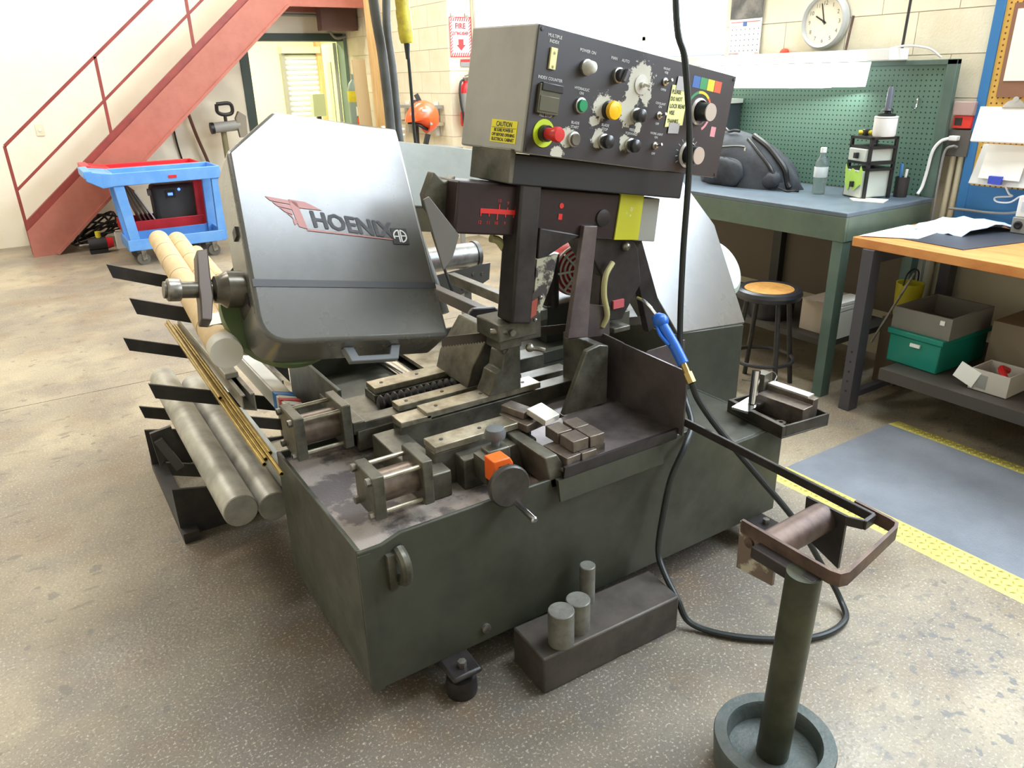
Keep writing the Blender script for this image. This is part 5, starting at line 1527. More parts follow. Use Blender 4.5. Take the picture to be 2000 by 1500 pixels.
def pillow(outline, yc, depth, n=7):
    # a body whose silhouette (x, z) swells to +-depth in y
    cx_ = sum(p[0] for p in outline) / len(outline); cz_ = sum(p[1] for p in outline) / len(outline)
    mb = MB(); N_ = len(outline); vs = []; fs = []
    for k in range(-n, n + 1):
        q = math.sin(PI / 2 * k / n)
        sc_ = math.sqrt(max(0.0, 1 - q * q))
        sc_ = max(sc_, 0.02)
        vs += [(cx_ + (x - cx_) * sc_, yc + depth * q, cz_ + (z - cz_) * sc_) for x, z in outline]
    for r_ in range(2 * n):
        for i in range(N_):
            j = (i + 1) % N_
            fs.append((r_ * N_ + i, r_ * N_ + j, (r_ + 1) * N_ + j, (r_ + 1) * N_ + i))
    fs += [tuple(range(N_)), tuple(range(2 * n * N_, 2 * n * N_ + N_))]
    return mb.add(vs, fs)


so_ = [(793, 239), (795, 227), (801, 215), (810, 205), (820, 199), (832, 199), (844, 205), (852, 216), (855, 229), (854, 243), (848, 253), (838, 260), (831, 262), (830, 253), (822, 249), (814, 243), (804, 239)]
so_ = [(3.25 + (x - 825) * 0.0053, 1.195 - (y - 235) * 0.0045) for x, y in so_]
obj('shell', pillow(so_, 6.5, 0.12), mat('helmet_orange', (250, 92, 40), 0.3, coat=0.4), hm, smooth=60)
obj('brim', MB().tube([(3.10, 6.5, 1.175), (3.16, 6.47, 1.165), (3.20, 6.45, 1.145), (3.235, 6.45, 1.125), (3.27, 6.46, 1.11)], 0.014, n=10, smooth=5), BLACKP, hm)
obj('strap', MB().bar((3.235, 6.5, 1.34), (3.20, 6.5, 1.41), 0.04, 0.012, (0, 1, 0)), BLACKP, hm)
obj('chin_band', MB().bar((3.27, 6.45, 1.07), (3.24, 6.45, 0.98), 0.04, 0.03, (0, 1, 0)), BLACKP, hm)
obj('knob', MB().lathe([(0.014, 0), (0.012, 0.012), (0, 0.014)], (3.275, 6.392, 1.16), (0, -1, 0), 14), GREYP, hm)
obj('badge', MB(frame((3.225, 6.392, 1.275), rotm('Y', 5))).box(-0.025, 0.025, -0.004, 0.004, -0.009, 0.009), PAPER, hm)
gs = thing('grinder_bench', (3.25, 6.6, 0), 'small pale workbench with rack holding the face shield', 'bench')
obj('bench_top', MB().box(2.95, 3.6, 6.4, 6.85, 0.90, 0.94), GREYP, gs)
for x in (2.98, 3.57):
    for y in (6.43, 6.82):
        obj('leg', MB().box(x - 0.02, x + 0.02, y - 0.02, y + 0.02, 0, 0.90), GREYP, gs)
obj('hook_post', MB().box(3.235, 3.265, 6.62, 6.65, 0.94, 1.36).bar((3.25, 6.65, 1.22), (3.25, 6.48, 1.24), 0.012, 0.012), BLACKM, gs)
obj('pipe_rack', MB().box(2.985, 3.01, 6.8, 6.83, 0.94, 1.14).cyl((2.86, 6.8, 1.10), (3.2, 6.8, 1.10), 0.013).cyl((2.86, 6.8, 1.05), (3.2, 6.8, 1.05), 0.013), WHITEP, gs)
sf = thing('wall_shelf', (3.6, 7.35, 1.2), 'small grey shelf on the wall left of the face shield', 'shelf')
obj('board', MB().box(3.55, 3.735, 7.0, 7.9, 1.26, 1.29), GREYP, sf)
obj('board', MB().box(3.55, 3.735, 7.0, 7.9, 1.10, 1.13), mat('shelf_tan', (176, 160, 128), 0.6), sf)
obj('bracket', MB().box(3.70, 3.735, 7.1, 7.13, 1.0, 1.32).box(3.70, 3.735, 7.75, 7.78, 1.0, 1.32), WHITEP, sf)

# ------------------------------------------------------------------ green bench with pegboard back
gbn = thing('green_workbench', (3.55, 2.9, 0), 'green steel workbench with dark top and pegboard back', 'workbench')
GY0, GY1 = 2.105, 4.1
obj('bench_top', MB().box(3.195, 3.90, GY0, GY1, 0.905, 0.926), mat('bench_top_dark', (96, 108, 118), 0.4, c2=(82, 92, 102), scale=5), gbn, bevel=0.003)
obj('apron', MB().box(3.195, 3.215, GY0, GY1, 0.79, 0.905).box(3.215, 3.90, GY0, GY0 + 0.02, 0.79, 0.905), mat('bench_apron', (92, 108, 92), 0.42, c2=(78, 94, 80), scale=5), gbn, bevel=0.002)
for (x, y) in ((3.20, GY0 + 0.005), (3.82, GY0 + 0.005), (3.20, GY1 - 0.06), (3.82, GY1 - 0.06)):
    obj('leg', MB().box(x, x + 0.065, y, y + 0.055, 0.0, 0.79), GREENB, gbn, bevel=0.002)
obj('lower_shelf', MB().box(3.28, 3.86, GY0 + 0.06, GY1 - 0.06, 0.235, 0.265), mat('shelf_dark', (70, 66, 58), 0.6), gbn)
obj('shade_panel', MB().box(3.87, 3.88, GY0 + 0.06, GY1, 0.30, 0.79), mat('under_bench_shade', (112, 98, 80), 0.6), gbn)  # added brown sheet standing in for the shaded wall under the bench
obj('rear_post', MB().box(3.82, 3.87, 2.93, 2.99, 0.265, 0.79), mat('post_dark', (54, 52, 46), 0.5), gbn)
pb = obj('pegboard', MB().box(3.915, 3.93, GY0 + 0.03, GY1, 0.926, 1.56), dots_mat('green_pegboard', (98, 128, 112), (34, 48, 42), 0.025, 0.0042, ('Y', 'Z'), 0.4), gbn)
obj('back_frame', MB().box(3.895, 3.93, GY0 + 0.0, GY0 + 0.05, 0.926, 1.575).box(3.895, 3.93, GY0, GY1, 1.55, 1.575), GREENB, gbn, bevel=0.003)
hk = MB().tube([(3.914, 2.275, 1.395), (3.905, 2.275, 1.395), (3.903, 2.275, 1.36), (3.88, 2.275, 1.345), (3.872, 2.275, 1.362)], 0.004, smooth=5)
obj('peg_hook', hk, CHROME, gbn)
# lamp bar over the bench
LB = mat('diffuser_glow', (248, 255, 252), 0.3, emit=2.2)
lf = thing('bench_lamp', (3.78, 2.95, 1.45), 'long white fluorescent bench lamp fixed above the green pegboard', 'lamp')
obj('housing', MB().box(3.74, 3.90, 2.36, 3.95, 1.576, 1.63), WHITEP, lf, bevel=0.004)
obj('diffuser', MB().prism([(3.71, 1.455), (3.80, 1.455), (3.82, 1.572), (3.71, 1.572)], 2.505, 2.695, 'y'), LB, lf)
obj('diffuser', MB().prism([(3.71, 1.45), (3.80, 1.45), (3.82, 1.572), (3.71, 1.572)], 2.705, 3.60, 'y'), LB, lf)
obj('lamp_cord', MB().tube([(3.80, 2.40, 1.63), (3.82, 2.33, 1.64), (3.86, 2.24, 1.625), (3.91, 2.20, 1.585)], 0.005, smooth=6), WHITEP, lf)
area('bench_lamp_light', (3.70, 3.05, 1.44), (3.55, 3.0, 0.9), 1.0, 0.1, 5, (0.92, 1.0, 0.98))
for (y, z0, z1, m_, lb_) in ((2.72, 1.63, 1.80, RUST, 'thin brown rod standing on the lamp to the right of the clock'), (2.40, 1.63, 2.4, BLACKM, 'thin dark rod rising from the right end of the bench lamp')):
    tag(obj('rod', MB().cyl((3.90, y, z0), (3.93, y, z1), 0.007, n=8), m_), lb_, 'rod')

# things on the green bench
bp1 = thing('backpack', (3.6, 2.95, 0.926), 'dark grey fabric backpack slumped on the green bench', 'backpack')
BPM = mat('backpack_fabric', (58, 62, 68), 0.75, c2=(38, 40, 44), scale=7, bump=0.6, bscale=26)


def lump(c, rx, ry, rz, seed, amp=0.08, n=24, flat=True):
    random.seed(seed)
    mb = MB()
    ph = [random.uniform(0, 6.28) for _ in range(6)]
    vs = []; fs = []
    m_ = n // 2
    for i in range(m_ + 1):
        th = PI * i / m_
        for j in range(n):
            a = 2 * PI * j / n
            k = 1 + amp * (math.sin(3 * a + ph[0]) * math.sin(2 * th + ph[1]) + 0.6 * math.sin(5 * a + ph[2]) * math.sin(3 * th + ph[3]) + 0.5 * math.sin(7 * a + 4 * th + ph[4]))
            e = 0.8
            x = rx * k * math.copysign(abs(math.sin(th)) ** e, 1) * math.copysign(abs(math.cos(a)) ** e, math.cos(a))
            y = ry * k * math.copysign(abs(math.sin(th)) ** e, 1) * math.copysign(abs(math.sin(a)) ** e, math.sin(a))
            z = -rz * k * math.copysign(abs(math.cos(th)) ** e, math.cos(th))
            z = max(z, -rz * 0.92) if flat else z
            vs.append((c[0] + x, c[1] + y, c[2] + z))
    for i in range(m_):
        for j in range(n):
            j2 = (j + 1) % n
            fs.append((i * n + j, i * n + j2, (i + 1) * n + j2, (i + 1) * n + j))
    mb.add(vs, fs)
    return mb


def bag_point(a, v, k=1.0):
    # a: angle round the bag, v: 0 at the bench .. 1 at the crown; tall at the far end, slumping to the right
    ya = math.cos(a); xa = math.sin(a)
    r = (1 - v ** 2.6) ** 0.5 if v < 1 else 0.0
    fold = 1 + 0.035 * math.sin(5 * a + 3 * v) + 0.03 * math.sin(9 * a - 5 * v) + 0.02 * math.sin(14 * a + 9 * v)
    x = 3.63 + 0.155 * r * fold * k * xa
    y = 3.10 + (0.30 if ya > 0 else 0.385) * r * fold * k * ya + 0.07 * v
    z = 0.926 + 0.30 * k * v * (1.0 - 0.10 * (1 - ya) * r) * (1 + 0.02 * math.sin(6 * a))
    return (x, y, z)


bb = MB()
na, nv = 48, 16
vs_ = [bag_point(2 * PI * i / na, j / nv) for j in range(nv) for i in range(na)] + [bag_point(0, 1.0)]
fs_ = [(j * na + i, j * na + (i + 1) % na, (j + 1) * na + (i + 1) % na, (j + 1) * na + i) for j in range(nv - 1) for i in range(na)]
fs_ += [((nv - 1) * na + i, (nv - 1) * na + (i + 1) % na, nv * na) for i in range(na)] + [tuple(reversed(range(na)))]
obj('bag_body', bb.add(vs_, fs_), BPM, bp1, smooth=80)


def on_bag(a0, a1, v0, v1, n=9, k=1.02):
    return [bag_point(a0 + (a1 - a0) * i / (n - 1), v0 + (v1 - v0) * i / (n - 1), k) for i in range(n)]


obj('front_pocket', lump((3.485, 3.13, 0.926 + 0.075), 0.032, 0.15, 0.081, 8, 0.07, 28), BPM, bp1, smooth=80)
obj('side_pocket', lump((3.56, 2.835, 0.926 + 0.048), 0.055, 0.07, 0.052, 12, 0.09, 24), BPM, bp1, smooth=80)
obj('strap', MB().tube(on_bag(3.55, 3.35, 0.95, 0.05), 0.016, n=8, smooth=4), BLACKP, bp1)
obj('strap', MB().tube(on_bag(3.9, 3.75, 0.93, 0.12, k=1.01), 0.010, n=8, smooth=4), BLACKP, bp1)
obj('strap', MB().tube([(3.53, 2.76, 0.945), (3.53, 2.71, 0.932), (3.545, 2.68, 0.935), (3.575, 2.665, 0.932)], 0.006, n=6, smooth=6), BLACKP, bp1)
obj('grab_loop', MB().tube(on_bag(5.4, 4.3, 0.96, 0.96, 5, 1.06), 0.008, n=8, smooth=4), BLACKP, bp1)
obj('zip', MB().tube(on_bag(4.2, 5.6, 0.80, 0.70, 9, 1.01), 0.004, n=6, smooth=4), GREYP, bp1)
zp = Vector(bag_point(4.2, 0.78, 1.02))
obj('zip_pull', MB().bar(zp, zp + Vector((-0.008, 0.0, -0.045)), 0.01, 0.005), CHROME, bp1)
spk = thing('bench_speaker', (3.8, 3.55, 0.926), 'dark grey box unit with pale top behind the backpack', 'speaker')
obj('case', MB().box(3.72, 3.90, 3.40, 3.66, 0.926, 1.36), mat('unit_dark', (64, 70, 78), 0.4), spk, bevel=0.006)
obj('side_panel', MB().box(3.712, 3.72, 3.44, 3.54, 0.95, 1.345), mat('unit_blue', (128, 150, 172), 0.35), spk)
obj('top_cover', MB().box(3.71, 3.905, 3.39, 3.67, 1.36, 1.385), PAPER, spk)
bt = thing('water_bottle', (3.60, 2.56, 0.926), 'clear plastic water bottle with white cap on the green bench', 'bottle')
PETM = mat('clear_bottle', (216, 228, 228), 0.08, trans=0.85, alpha=0.75)
obj('body', MB().lathe([(0, 0), (0.030, 0.0), (0.034, 0.012), (0.032, 0.05), (0.034, 0.06), (0.034, 0.145), (0.028, 0.175), (0.014, 0.20), (0.0135, 0.222), (0, 0.222)], (3.60, 2.56, 0.926), (0, 0, 1), 24), PETM, bt)
obj('label', MB().lathe([(0.0345, 0.088), (0.0352, 0.09), (0.0352, 0.14), (0.0345, 0.142)], (3.60, 2.56, 0.926), (0, 0, 1), 24), mat('bottle_label', (216, 222, 224), 0.4), bt)
obj('cap', MB().lathe([(0.0155, 0.213), (0.0155, 0.238), (0, 0.239)], (3.60, 2.56, 0.926), (0, 0, 1), 18), WHITEP, bt)
# drawer organiser
OF = frame((3.655, 2.44, 0.926), rotm('Z', -20))
og = thing('drawer_organizer', (3.7, 2.38, 0.926), 'small black-framed drawer tower with translucent drawers on the green bench', 'organizer')
TR = mat('translucent_drawer', (226, 232, 222), 0.25, trans=0.3)
OW, OD, OH = 0.165, 0.155, 0.30
fr_ = MB(OF)
for (a, c) in ((0, 0), (0, -OW + 0.014), (OD - 0.014, 0), (OD - 0.014, -OW + 0.014)):
    fr_.box(a, a + 0.014, c - 0.0, c + 0.014, 0.0, OH)
for z in (0.138, 0.168, 0.244, OH - 0.012):
    fr_.box(0.0, OD, -OW + 0.014, 0.014, z, z + 0.012)
obj('frame', fr_, BLACKP, og)
for (z0, z1) in ((0.006, 0.137), (0.182, 0.243)):
    dw = obj('drawer', MB(OF).box(-0.012, OD - 0.01, -OW + 0.03, -0.002, z0, z1), TR, og, bevel=0.004)
    obj('pull', MB(OF).box(-0.030, -0.012, -OW / 2 - 0.004, -OW / 2 + 0.018, (z0 + z1) / 2 - 0.016, (z0 + z1) / 2 + 0.012), BLACKP, dw, bevel=0.002)
o = obj('green_rag', MB(OF).sheet([[(-0.0185 - 0.003 * math.sin(i * 2.4 + j), -0.143 + 0.017 * i, 0.138 + (0.028 if i in (1, 8) else 0.010 * math.sin(i * 1.7)) - (0.012 + 0.008 * abs(math.sin(i * 1.3))) * j) for j in range(6)] for i in range(9)], 0.0015), mat('lime_cloth', (176, 214, 96), 0.7))
tag(o, 'lime green cloth hanging out of the lower organizer drawer', 'cloth')
cu_t = thing('cutter_tool', (3.68, 2.44, 1.226), 'yellow and black hand tool lying on the drawer tower', 'hand tool')
obj('body', MB(OF).tube([(0.02, -0.015, 0.315), (0.05, -0.04, 0.316), (0.06, -0.07, 0.315)], 0.012, smooth=5), YEL, cu_t)
obj('grip', MB(OF).box(0.03, 0.06, -0.055, -0.025, 0.302, 0.332), BLACKP, cu_t, bevel=0.004)
tb = thing('white_tub', (3.74, 2.30, 1.226), 'white plastic tub standing on the drawer tower', 'tub')
obj('tub', MB(OF).lathe([(0, 0), (0.050, 0), (0.054, 0.01), (0.054, 0.085), (0.050, 0.09), (0, 0.09)], (0.09, -0.115, OH + 0.001), (0, 0, 1), 28), mat('tub_white', (244, 242, 240), 0.35), tb)
obj('lid', MB(OF).lathe([(0.055, 0.088), (0.055, 0.094), (0, 0.095)], (0.09, -0.115, OH + 0.001), (0, 0, 1), 28), WHITEP, tb)
gd = thing('gauge_post', (3.74, 2.30, 1.32), 'black footed grey post gadget standing on the white tub', 'gadget')
obj('foot', MB(OF).lathe([(0, 0), (0.042, 0), (0.042, 0.01), (0.018, 0.014), (0.016, 0.022), (0.030, 0.026), (0.020, 0.036), (0, 0.036)], (0.09, -0.115, OH + 0.096), (0, 0, 1), 24), BLACKP, gd)
obj('post', MB(OF).lathe([(0.016, 0.03), (0.014, 0.12), (0.010, 0.135), (0, 0.135)], (0.09, -0.115, OH + 0.096), (0.06, 0.06, 1), 20), mat('post_grey', (96, 100, 112), 0.35), gd)
pc = thing('pen_cup', (3.83, 2.235, 0.926), 'dark mesh pen cup at the right end of the green bench', 'cup')
obj('cup', MB().lathe([(0, 0), (0.032, 0), (0.034, 0.1), (0.031, 0.1), (0.029, 0.005), (0, 0.005)], (3.82, 2.235, 0.926), (0, 0, 1), 24), mat('mesh_cup', (66, 62, 62), 0.4, 0.4), pc)
for (dx, dy, h, m_, lb_) in ((-0.012, 0.010, 0.165, mat('pen_blue', (70, 130, 200), 0.4), 'light blue pen standing in the dark pen cup'), (0.002, 0.016, 0.16, mat('pen_pale', (150, 190, 220), 0.4), 'pale blue ruler standing in the dark pen cup'), (0.006, -0.014, 0.145, BLACKP, 'black scissors handle standing in the dark pen cup'), (-0.006, -0.02, 0.14, WHITEP, 'white marker standing in the dark pen cup')):
    tag(obj('pen', MB().cyl((3.82 + dx * 0.5, 2.235 + dy * 0.5, 0.932), (3.82 + dx, 2.235 + dy, 0.926 + h), 0.0065, n=10), m_), lb_, 'pen', 'pens in the cup')
o = obj('paper_sheet', MB(frame((3.60, 2.27, 0.9262), rotm('Z', 25))).prism([(-0.07, -0.08), (0.05, -0.09), (0.07, 0.03), (0.03, 0.09), (-0.05, 0.06)], 0, 0.003, 'z'), mat('cream_paper', (240, 236, 214), 0.7))
tag(o, 'cream sheet of paper lying at the front right of the green bench', 'paper')

# stool in front of the bench
sl = thing('stool', (3.09, 2.42, 0), 'round stool with wood seat and black rim under the green bench', 'stool')
scx, scy, sh_ = 3.08, 2.40, 0.52
obj('seat', MB().lathe([(0, 0.030), (0.120, 0.030), (0.122, 0.022)], (scx, scy, sh_ - 0.02), (0, 0, 1), 40), mat('seat_wood', (206, 154, 84), 0.5, c2=(184, 130, 66), scale=30), sl)
obj('seat_rim', MB().lathe([(0.122, 0.022), (0.124, 0.030), (0.140, 0.034), (0.158, 0.026), (0.164, 0.008), (0.158, -0.012), (0.140, -0.02), (0, -0.02)], (scx, scy, sh_ - 0.02), (0, 0, 1), 40), mat('rim_black', (44, 44, 48), 0.3), sl)
for k in range(4):
    a = PI / 4 + k * PI / 2 + 0.35
    obj('leg', MB().cyl((scx + 0.11 * math.cos(a), scy + 0.11 * math.sin(a), sh_ - 0.03), (scx + 0.175 * math.cos(a), scy + 0.175 * math.sin(a), 0.0), 0.0125, n=12), BLACKM, sl)
ring = [(scx + 0.155 * math.cos(2 * PI * k / 24), scy + 0.155 * math.sin(2 * PI * k / 24), 0.16) for k in range(25)]
obj('foot_ring', MB().tube(ring, 0.010, n=8, smooth=2), BLACKM, sl)
wbn = thing('waste_bin', (3.42, 2.64, 0.27), 'black waste bin on the shelf behind the stool', 'bin')
obj('bin', MB().lathe([(0, 0), (0.12, 0), (0.13, 0.13), (0.124, 0.13), (0.115, 0.008), (0, 0.008)], (3.42, 2.64, 0.2655), (0, 0, 1), 28), BLACKP, wbn)
obj('rim', MB().lathe([(0.13, 0.125), (0.136, 0.13), (0.130, 0.138), (0.124, 0.132)], (3.42, 2.64, 0.2655), (0, 0, 1), 28), BLACKP, wbn)
# boxes on the lower shelf of the green bench
c1 = thing('carton', (3.42, 2.33, 0.265), 'pale cardboard carton on the shelf under the green bench', 'box')
obj('body', MB().box(3.36, 3.62, 2.27, 2.40, 0.266, 0.43), mat('pale_carton', (206, 190, 172), 0.7), c1)
obj('lid_flap', MB().bar((3.36, 2.335, 0.432), (3.30, 2.335, 0.45), 0.12, 0.004), mat('pale_carton', (206, 190, 172), 0.7), c1)
o = obj('paper_stack', MB(frame((3.45, 2.215, 0.266))).box(-0.1, 0.12, -0.05, 0.05, 0, 0.14).box(-0.10, 0.11, -0.05, 0.045, 0.145, 0.165).box(-0.09, 0.11, -0.045, 0.048, 0.17, 0.185), PAPER)
tag(o, 'stack of white papers on the shelf beside the green bench leg', 'papers')
tag(obj('steel_rod', MB().cyl((3.42, 1.865, 0.66), (3.36, 1.985, 0.30), 0.006, n=8), STEEL), 'thin grey rod leaning between the two benches', 'rod')
bk_ = thing('yellow_bucket', (3.715, 2.04, 0.36), 'yellow bucket on a dark carton behind the benches', 'bucket')
obj('pail', MB().lathe([(0, 0), (0.058, 0), (0.066, 0.17), (0.062, 0.17), (0.054, 0.006), (0, 0.006)], (3.715, 2.038, 0.36), (0, 0, 1), 24), mat('bucket_yellow', (206, 190, 40), 0.4), bk_)
obj('handle', MB().tube([(3.649, 2.038, 0.525), (3.665, 2.035, 0.58), (3.715, 2.035, 0.60), (3.765, 2.035, 0.58), (3.781, 2.038, 0.525)], 0.004, smooth=5), BLACKM, bk_)
c2_ = thing('carton', (3.715, 2.04, 0), 'dark brown carton on the floor below the yellow bucket', 'box')
obj('body', MB().box(3.62, 3.81, 1.982, 2.10, 0.0, 0.355), mat('dark_carton', (92, 78, 62), 0.8), c2_)
obj('flap', MB().box(3.617, 3.813, 1.980, 2.03, 0.355, 0.3595), mat('dark_carton', (92, 78, 62), 0.8), c2_)

# ------------------------------------------------------------------ wood-top bench
ob_ = thing('wood_workbench', (3.55, 1.0, 0), 'orange wood-top bench with dark steel legs at the right', 'workbench')
obj('bench_top', MB().prism([(3.18, 2.05), (3.07, -0.6), (3.94, -0.6), (3.94, 2.05)], 0.788, 0.830, 'z'), mat('orange_wood', (216, 148, 84), 0.42, c2=(196, 122, 62), scale=9, stretch=(3, 0.5, 1)), ob_, bevel=0.003)
LEGM = mat('leg_dark', (74, 72, 78), 0.45)
for (x, y) in ((3.16, 1.925), (3.85, 1.925), (3.12, -0.5), (3.85, -0.5)):
    lg_ = obj('leg', MB().box(x, x + 0.07, y, y + 0.055, 0.0, 0.788), LEGM, ob_, bevel=0.002)
    for k in range(5):
        obj('leg_hole', MB().cyl((x - 0.0005, y + 0.028, 0.10 + 0.05 * k), (x + 0.001, y + 0.028, 0.10 + 0.05 * k), 0.006, n=10), BLACKP, lg_)
obj('lower_shelf', MB().box(3.16, 3.90, -0.45, 1.80, 0.235, 0.265).box(3.15, 3.17, -0.45, 1.80, 0.215, 0.268), mat('bench_shelf', (72, 66, 60), 0.5), ob_)
obj('stretcher', MB().box(3.20, 3.86, 1.93, 1.965, 0.06, 0.09), LEGM, ob_)
obj('rail', MB().box(3.20, 3.88, 1.94, 1.975, 0.72, 0.788), LEGM, ob_)
o = obj('desk_pad', MB().prism([(3.30, 1.93), (3.275, 1.60), (3.80, 1.48), (3.93, 1.93)], 0.8302, 0.8335, 'z'), mat('black_pad', (58, 62, 70), 0.4))
tag(o, 'black desk pad lying on the wood-top bench', 'desk pad')
o = obj('paper_sheet', MB().prism([(3.20, 2.03), (3.33, 1.83), (3.66, 1.87), (3.60, 2.04)], 0.8338, 0.836, 'z'), PAPER)
tag(o, 'large white paper at the left corner of the wood-top bench', 'paper')
rg = []
for i in range(9):
    row = []
    for j in range(9):
        x = 3.52 + 0.045 * i; y = 1.98 - 0.030 * j - 0.012 * i
        z = 0.838 + 0.045 * max(0, math.sin(PI * i / 8)) ** 0.8 * (1 if 1 < j < 7 else 0.75) + 0.006 * math.sin(i * 1.9 + j * 2.3)
        row.append((x, y, z))
    rg.append(row)
o = obj('shop_cloth', MB().sheet(rg, 0.0035), mat('pale_blue_cloth', (206, 220, 240), 0.75), smooth=70)
tag(o, 'crumpled pale blue shop cloth lying on the black desk pad', 'cloth')
tag(obj('paper_scrap', MB().prism([(3.84, 1.80), (3.88, 1.74), (3.90, 1.76), (3.92, 1.82), (3.88, 1.815)], 0.8340, 0.837, 'z'), PAPER), 'small white paper scrap at the back of the desk pad', 'paper')
cr = thing('teal_crate', (3.42, 1.7, 0.27), 'teal plastic crate on the shelf under the wood-top bench', 'crate')
TEAL = mat('teal_plastic', (28, 136, 118), 0.4)
obj('body', MB().prism([(3.285, 1.855), (3.275, 1.61), (3.66, 1.60), (3.66, 1.86)], 0.2655, 0.40, 'z'), TEAL, cr, bevel=0.006)
obj('rim', MB().prism([(3.275, 1.865), (3.265, 1.60), (3.67, 1.59), (3.67, 1.87)], 0.40, 0.425, 'z'), TEAL, cr, bevel=0.004)
obj('label', MB().box(3.268, 3.277, 1.70, 1.745, 0.365, 0.38), PAPER, cr)
c3 = thing('grey_carton', (3.42, 1.7, 0.425), 'grey open carton stacked on the teal crate', 'box')
GC = mat('grey_carton', (128, 124, 116), 0.7)
obj('body', MB().box(3.29, 3.64, 1.59, 1.60, 0.426, 0.525).box(3.29, 3.64, 1.85, 1.86, 0.426, 0.525).box(3.29, 3.30, 1.60, 1.85, 0.426, 0.525).box(3.63, 3.64, 1.60, 1.85, 0.426, 0.525).box(3.30, 3.63, 1.60, 1.85, 0.426, 0.432), GC, c3)
obj('label', MB().box(3.286, 3.2895, 1.62, 1.64, 0.49, 0.51), PAPER, c3)
c4 = thing('parts_carton', (3.30, 1.37, 0.265), 'small white carton with red parts on the shelf under the wood-top bench', 'box')
obj('body', MB().box(3.24, 3.40, 1.295, 1.30, 0.2685, 0.36).box(3.24, 3.40, 1.445, 1.45, 0.2685, 0.36).box(3.24, 3.245, 1.30, 1.445, 0.2685, 0.36).box(3.395, 3.40, 1.30, 1.445, 0.2685, 0.36).box(3.245, 3.395, 1.30, 1.445, 0.2685, 0.273), mat('white_carton', (198, 192, 182), 0.7), c4)
obj('flap', MB().bar((3.24, 1.45, 0.36), (3.235, 1.475, 0.29), 0.09, 0.004, (1, 0, 0)), PAPER, c4)
obj('printed_panel', MB().box(3.2385, 3.24, 1.38, 1.42, 0.28, 0.34), GREYP, c4)
tag(obj('red_part', MB().tube([(3.28, 1.33, 0.335), (3.32, 1.37, 0.36), (3.36, 1.36, 0.345)], 0.014, smooth=5), REDPL), 'small red plastic part lying in the white carton', 'part')
c5 = thing('carton', (3.6, 1.33, 0.265), 'grey-brown carton at the back of the shelf under the wood-top bench', 'box')
obj('body', MB().box(3.50, 3.85, 1.15, 1.52, 0.266, 0.50), mat('brown_grey_carton', (138, 124, 104), 0.8), c5)
obj('label', MB().box(3.495, 3.5, 1.2, 1.27, 0.36, 0.44), mat('yellow_label', (196, 182, 110), 0.6), c5)

# ------------------------------------------------------------------ bench wall: clock, calendar, electrics, right panel
ck = thing('wall_clock', (3.98, 2.92, 1.78), 'round grey-rimmed wall clock above the bench lamp', 'clock')
kx, ky, kz, kr = 3.985, 2.92, 1.785, 0.142
obj('rim', MB().lathe([(kr, 0), (kr, 0.03), (kr - 0.012, 0.045), (kr - 0.022, 0.035), (kr - 0.024, 0.02)], (kx, ky, kz), (-1, 0, 0), 48), mat('clock_rim', (196, 196, 192), 0.4), ck)
obj('face', MB().cyl((kx, ky, kz), (kx - 0.022, ky, kz), kr - 0.022, n=48), mat('clock_face', (242, 232, 208), 0.5), ck)
fm_ = MB()
for h in range(1, 13):
    a = math.radians(90 - 30 * h)
    fm_.text(str(h), 0.030, (kx - 0.0228, ky - 0.095 * math.cos(a), kz + 0.095 * math.sin(a) - 0.011), (0, -1, 0), (0, 0, 1))
obj('numerals', fm_, mat('clock_print', (110, 104, 96), 0.6), ck, smooth=0)
ha = MB()
for (ang, L_, w_) in ((90 - 30 * 9.97, 0.062, 0.007), (90 - 6 * 57.5, 0.095, 0.005)):
    a = math.radians(ang)
    ha.bar((kx - 0.025, ky + 0.015 * math.cos(a), kz - 0.015 * math.sin(a)), (kx - 0.025, ky - L_ * math.cos(a), kz + L_ * math.sin(a)), w_, 0.002, (1, 0, 0))
ha.cyl((kx - 0.023, ky, kz), (kx - 0.03, ky, kz), 0.006, n=12)
obj('hands', ha, BLACKP, ck)
cl_ = thing('wall_calendar', (3.98, 3.47, 1.63), 'paper wall calendar with dark car photo left of the clock', 'calendar')
obj('sheet', MB().box(3.976, 3.980, 3.365, 3.61, 1.63, 1.835), PAPER, cl_)
obj('picture', MB().box(3.975, 3.979, 3.365, 3.61, 1.838, 2.05), mat('calendar_photo', (92, 92, 92), 0.4, c2=(150, 146, 138), scale=7), cl_)
pr_ = MB()
for i in range(7):
    for j in range(5):
        pr_.box(3.9752, 3.976, 3.38 + 0.034 * i, 3.386 + 0.034 * i, 1.655 + 0.03 * j, 1.661 + 0.03 * j)
tag(obj('dates', pr_, mat('calendar_print', (90, 92, 100), 0.6), cl_, smooth=0), kind='stuff')
obj('heading', MB().box(3.9750, 3.976, 3.375, 3.60, 1.817, 1.821).text('SEPTEMBER', 0.016, (3.9752, 3.603, 1.636), (0, -1, 0), (0, 0, 1), 'l').text('2023', 0.014, (3.9752, 3.372, 1.636), (0, -1, 0), (0, 0, 1), 'r'), mat('calendar_red', (200, 110, 104), 0.6), cl_, smooth=0)
obj('sticker', MB().box(3.9748, 3.976, 3.475, 3.505, 1.795, 1.82), mat('calendar_blue', (88, 120, 180), 0.5), cl_)
tag(obj('red_reflector', MB().lathe([(0, 0), (0.032, 0), (0.032, 0.012), (0.02, 0.02), (0, 0.02)], (3.975, 3.17, 1.628), (-1, 0, 0), 24), mat('orange_red', (226, 80, 50), 0.4)), 'orange-red round disc on the wall above the bench lamp', 'disc')
sk = thing('socket_box', (3.95, 2.06, 1.15), 'grey power socket box with white plug and cord beside the pegboard', 'socket')
